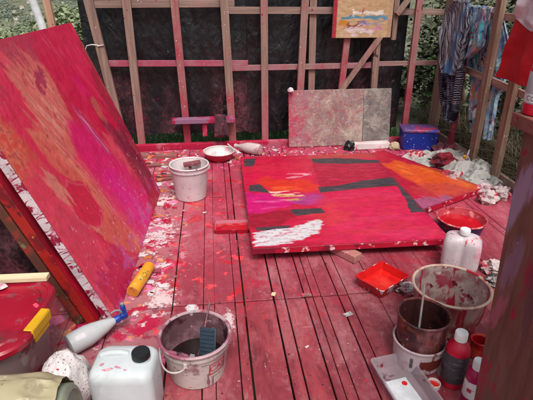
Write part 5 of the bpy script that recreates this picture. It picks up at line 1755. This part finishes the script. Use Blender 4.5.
# ------------------------------------------------------------------ poles behind the leaning canvas
o = thing('white_pole', 'white painted pole standing behind the top of leaning canvas', 'pole', (-1.06, 4.0, -.1))
MB().lathe([(.032, 0), (.032, .01), (.030, 1.98), (.001, 1.98)], 20, M=Matrix.Rotation(R(-9.6), 4, 'Y')).build('pole_shaft', M_WHITEPOLE, o)
o = thing('timber_pole', 'raw timber pole standing right of the white pole', 'pole', (-1.20, 4.10, -.1))
MB().beam((0, 0, 0), (-.075, 0, 1.98), .055, .045, ref=(0, 1, 0)).build('pole_shaft', M_RAWPOLE, o, bevel=.004, wob=.004)


# ------------------------------------------------------------------ planting
def leaf_quads(b, p, size, rng, droop=.3):
    t = rng.uniform(0, 6.283)
    el = rng.uniform(-.6, .7)
    d = Vector((math.cos(t) * math.cos(el), math.sin(t) * math.cos(el), math.sin(el) - droop))
    d.normalize()
    s_ = d.cross(Vector((rng.uniform(-1, 1), rng.uniform(-1, 1), 1.2))).normalized()
    n = d.cross(s_)
    k_ = rng.uniform(.5, 1.1) if rng.random() < .8 else rng.uniform(1.2, 2.0)
    L, W_ = size * k_ * 1.1, size * k_ * rng.uniform(.26, .44)
    b.add([p, p + d * L * .45 + s_ * W_ + n * L * .06, p + d * L, p + d * L * .45 - s_ * W_ + n * L * .06], [(0, 1, 2, 3)], rng.random())


def shrub(name, label, cat, loc, rx, ry, h, n, size, mat, seed, group, clumps=26, stems=6):
    rng = random.Random(seed)
    o = thing(name, label, cat, loc, group=group)
    b = MB()
    cl = []
    for _ in range(clumps):
        while True:
            v = Vector((rng.uniform(-1, 1), rng.uniform(-1, 1), rng.uniform(-1, 1)))
            if .25 < v.length < 1:
                break
        v = v.normalized() * v.length ** .4
        cl.append((Vector((v.x * rx, v.y * ry, h * .52 + v.z * h * .46)), rng.uniform(.16, .34)))
    for _ in range(n):
        c, s_ = rng.choice(cl)
        v = Vector((rng.gauss(0, 1), rng.gauss(0, 1), rng.gauss(0, .8))) * s_ * .55 * max(rx, ry)
        p = c + v
        if p.z > .02:
            leaf_quads(b, p, size, rng)
    b.build('crown', mat, o, smooth=0)
    b = MB()
    for _ in range(stems):
        c, s_ = rng.choice(cl)
        b.tube([(rng.uniform(-.03, .03), rng.uniform(-.03, .03), 0), c * .5 + Vector((rng.uniform(-.1, .1), rng.uniform(-.1, .1), 0)), c], [.025, .016, .006], 6)
        for _k in range(3):
            q = c * rng.uniform(.6, .98)
            e = c + Vector((rng.gauss(0, 1), rng.gauss(0, 1), rng.gauss(.3, 1))) * .45 * rx
            b.tube([q, (q + e) / 2 + Vector((rng.gauss(0, .03), rng.gauss(0, .03), 0)), e], [.007, .005, .002], 5)
    b.build('trunk', M_BARK, o)
    return o


def gz(x, y):
    return terrain_z(x, y) - .03


garden = [(-4.6, 10.8, 1.35, 1.2, 1.22, 'rounded green bush in the garden at the far top left'),
          (-2.75, 10.6, .72, .9, 1.75, 'green bush in the garden between pole and wall'),
          (-3.6, 12.6, .8, .8, 1.15, 'low green bush farther back, behind the white pole'),
          (-5.8, 14.5, 1.6, 1.4, 1.55, 'wide bush farthest back at the left edge'),
          (-2.2, 9.2, .4, .4, .75, 'small low bush at the foot of wall edge')]
for i, (x, y, rx, ry, h, lab) in enumerate(garden):
    shrub('bush', lab, 'bush', (x, y, gz(x, y)), rx, ry, h, 5200, .085, M_LEAF_BUSH, 100 + i, 'bushes in the garden on the left', 40)
hedge = [(3.25, 4.25, .55, .7, 1.55, 'hedge shrub right behind the patterned cloth', 3200), (3.10, 5.25, .5, .7, 1.5, 'hedge shrub behind the striped shirt', 3200), (3.45, 6.2, .8, .8, 1.9, 'tall hedge shrub behind the wall corner', 3600),
         (2.55, 6.6, .55, .6, 1.5, 'hedge shrub seen between wall end and corner post', 3200), (4.3, 4.9, .8, 1.0, 2.2, 'tall dark hedge shrub in the second row', 3600), (4.2, 3.7, .7, .9, 2.0, 'dark hedge shrub behind the red cloth', 3600),
         (4.6, 6.6, 1.0, 1.0, 2.5, 'tallest hedge shrub farthest back on the right', 3600), (3.3, 7.8, 1.0, .9, 2.3, 'far hedge shrub behind the wall', 3400), (1.9, 7.6, .8, .7, 2.0, 'far hedge shrub hidden mostly by black plastic', 2400), (3.3, 3.3, .5, .6, 1.2, 'low hedge shrub by the workbench', 2600)]
for i, (x, y, rx, ry, h, lab, n) in enumerate(hedge):
    shrub('hedge_shrub', lab, 'shrub', (x, y, gz(x, y)), rx, ry, h, n, .062, M_LEAF_HEDGE, 200 + i, 'hedge shrubs behind the fence', 30)

# broad leaved plant showing through the fence
rng = random.Random(77)
o = thing('broad_leaved_plant', 'bright broad leaved plant showing between wall end and corner post', 'plant', (2.55, 5.35, gz(2.55, 5.35)))
b, s2 = MB(), MB()
for (dx, dy, z) in ((.0, .0, .88), (.06, .05, .98), (-.05, .02, .76), (.02, -.05, .58), (.10, .0, .84), (.0, .06, .42), (.07, -.02, .30)):
    top = Vector((dx, dy, z))
    s2.tube([(0, 0, 0), Vector((dx * .6, dy * .6, z * .6)), top], [.008, .006, .003], 5)
    for k in range(5):
        t = k * 2 * math.pi / 5 + rng.uniform(-.4, .4)
        d = Vector((math.cos(t), math.sin(t), rng.uniform(-.1, .35))).normalized()
        s_ = d.cross(Vector((0, 0, 1))).normalized()
        L, W_ = rng.uniform(.08, .12), rng.uniform(.028, .04)
        n = s_.cross(d)
        q = [top, top + d * L * .3 + s_ * W_ * .9 + n * .012, top + d * L * .65 + s_ * W_ + n * .012, top + d * L - n * .015, top + d * L * .65 - s_ * W_ + n * .012, top + d * L * .3 - s_ * W_ * .9 + n * .012]
        b.add(q + [top + d * L * .5], [(0, 1, 6), (1, 2, 6), (2, 3, 6), (3, 4, 6), (4, 5, 6), (5, 0, 6)], rng.random())
b.build('leaves', M_LEAF_BIG, o, smooth=60)
s2.build('stem', M_BARK, o)


def blades(name, label, mat, pts, h, w, seed, lean=.35):
    rng = random.Random(seed)
    b = MB()
    for (x, y) in pts:
        z0 = terrain_z(x, y) - .01
        hh = h * rng.uniform(.5, 1.25)
        t = rng.uniform(0, 6.283)
        d = Vector((math.cos(t), math.sin(t), 0))
        s_ = Vector((-d.y, d.x, 0)) * w * rng.uniform(.7, 1.2)
        l = lean * rng.uniform(.3, 1.6)
        p = Vector((x, y, z0))
        m_ = p + Vector((0, 0, hh * .6)) + d * hh * l * .35
        e = p + Vector((0, 0, hh * (1 - .35 * l))) + d * hh * l
        b.add([p - s_, p + s_, m_ + s_ * .7, m_ - s_ * .7, e], [(0, 1, 2, 3), (3, 2, 4)], rng.random())
    return tag(b.build(name, mat, smooth=0), label, 'grass', kind='stuff')


rng = random.Random(9)
blades('grass', 'fresh green grass growing along the foot of black plastic wall', M_GRASS, [(rng.uniform(-1.6, 2.3), rng.uniform(4.93, 6.0)) for _ in range(9000)], .16, .004, 1)
blades('dry_grass', 'tangled dry grass between the open fence and hedge', M_STRAW, [(2.58 + abs(rng.gauss(0, .45)), rng.uniform(2.6, 5.4)) for _ in range(9000)], .55, .004, 2, .6)
blades('meadow_grass', 'pale meadow grass in the garden left of the wall', M_STRAW, [(rng.uniform(-4.6, -1.25), rng.uniform(5.5, 10.5)) for _ in range(9000)], .16, .006, 3)

# the far hillside: scattered pale houses and dark woods
rng = random.Random(4)
hb_, hr_ = None, None
n = 0
proto = None
for i in range(34):
    az_ = rng.uniform(-29.5, -17.5)
    r = rng.uniform(1250, 2050)
    x, y = math.sin(R(az_)) * r, math.cos(R(az_)) * r
    s_ = rng.uniform(.6, 1.1)
    if proto is None:
        proto = thing('house', 'tiny pale house on the far hillside above the garden bushes', 'house', (x, y, terrain_z(x, y)), rng.uniform(0, 3), 'pale houses on the far hillside')
        MB().box((0, 0, 3.2), (13, 9.5, 7.4)).build('wall', M_HOUSEWALL, proto, smooth=0)
        MB().add([(-7, -5.4, 6.9), (7, -5.4, 6.9), (7, 5.4, 6.9), (-7, 5.4, 6.9), (-7, 0, 10), (7, 0, 10)], [(0, 1, 5, 4), (2, 3, 4, 5), (0, 4, 3), (1, 2, 5), (0, 3, 2, 1)]).build('roof', M_HOUSEROOF, proto, smooth=0)
        proto.scale = (s_,) * 3
    else:
        c = proto.copy()
        COL.objects.link(c)
        c.location = (x, y, terrain_z(x, y))
        c.rotation_euler = (0, 0, rng.uniform(0, 3))
        c.scale = (s_,) * 3
        for ch in proto.children:
            d = ch.copy()
            COL.objects.link(d)
            d.parent = c
b = MB()
rng = random.Random(14)
for _ in range(5200):
    az_ = rng.uniform(-34, -12)
    r = rng.uniform(60, 2300) if rng.random() < .3 else rng.uniform(900, 2300)
    x, y = math.sin(R(az_)) * r, math.cos(R(az_)) * r
    if mnoise.noise(Vector((x * .006, y * .006, 1))) < -.05:
        continue
    z = terrain_z(x, y)
    s_ = rng.uniform(2.2, 5) * min(1, .35 + r / 900)
    top = Vector((x, y, z + s_ * rng.uniform(1.3, 2.1)))
    ring = [Vector((x + s_ * rng.uniform(.7, 1.1) * math.cos(k * 1.257), y + s_ * rng.uniform(.7, 1.1) * math.sin(k * 1.257), z + s_ * rng.uniform(.3, .8))) for k in range(5)]
    bot = Vector((x, y, z - .3))
    b.add([top, *ring, bot], [(0, 1 + k, 1 + (k + 1) % 5) for k in range(5)] + [(6, 1 + (k + 1) % 5, 1 + k) for k in range(5)], rng.random())
tag(b.build('far_woods', m_leaf('far woods foliage', '#4a544a', '#606c60', '#7a8478'), smooth=0), 'distant woods covering the far hillside', 'woods', kind='stuff')  # muted grey-green: the haze of distance is put into these leaf colours
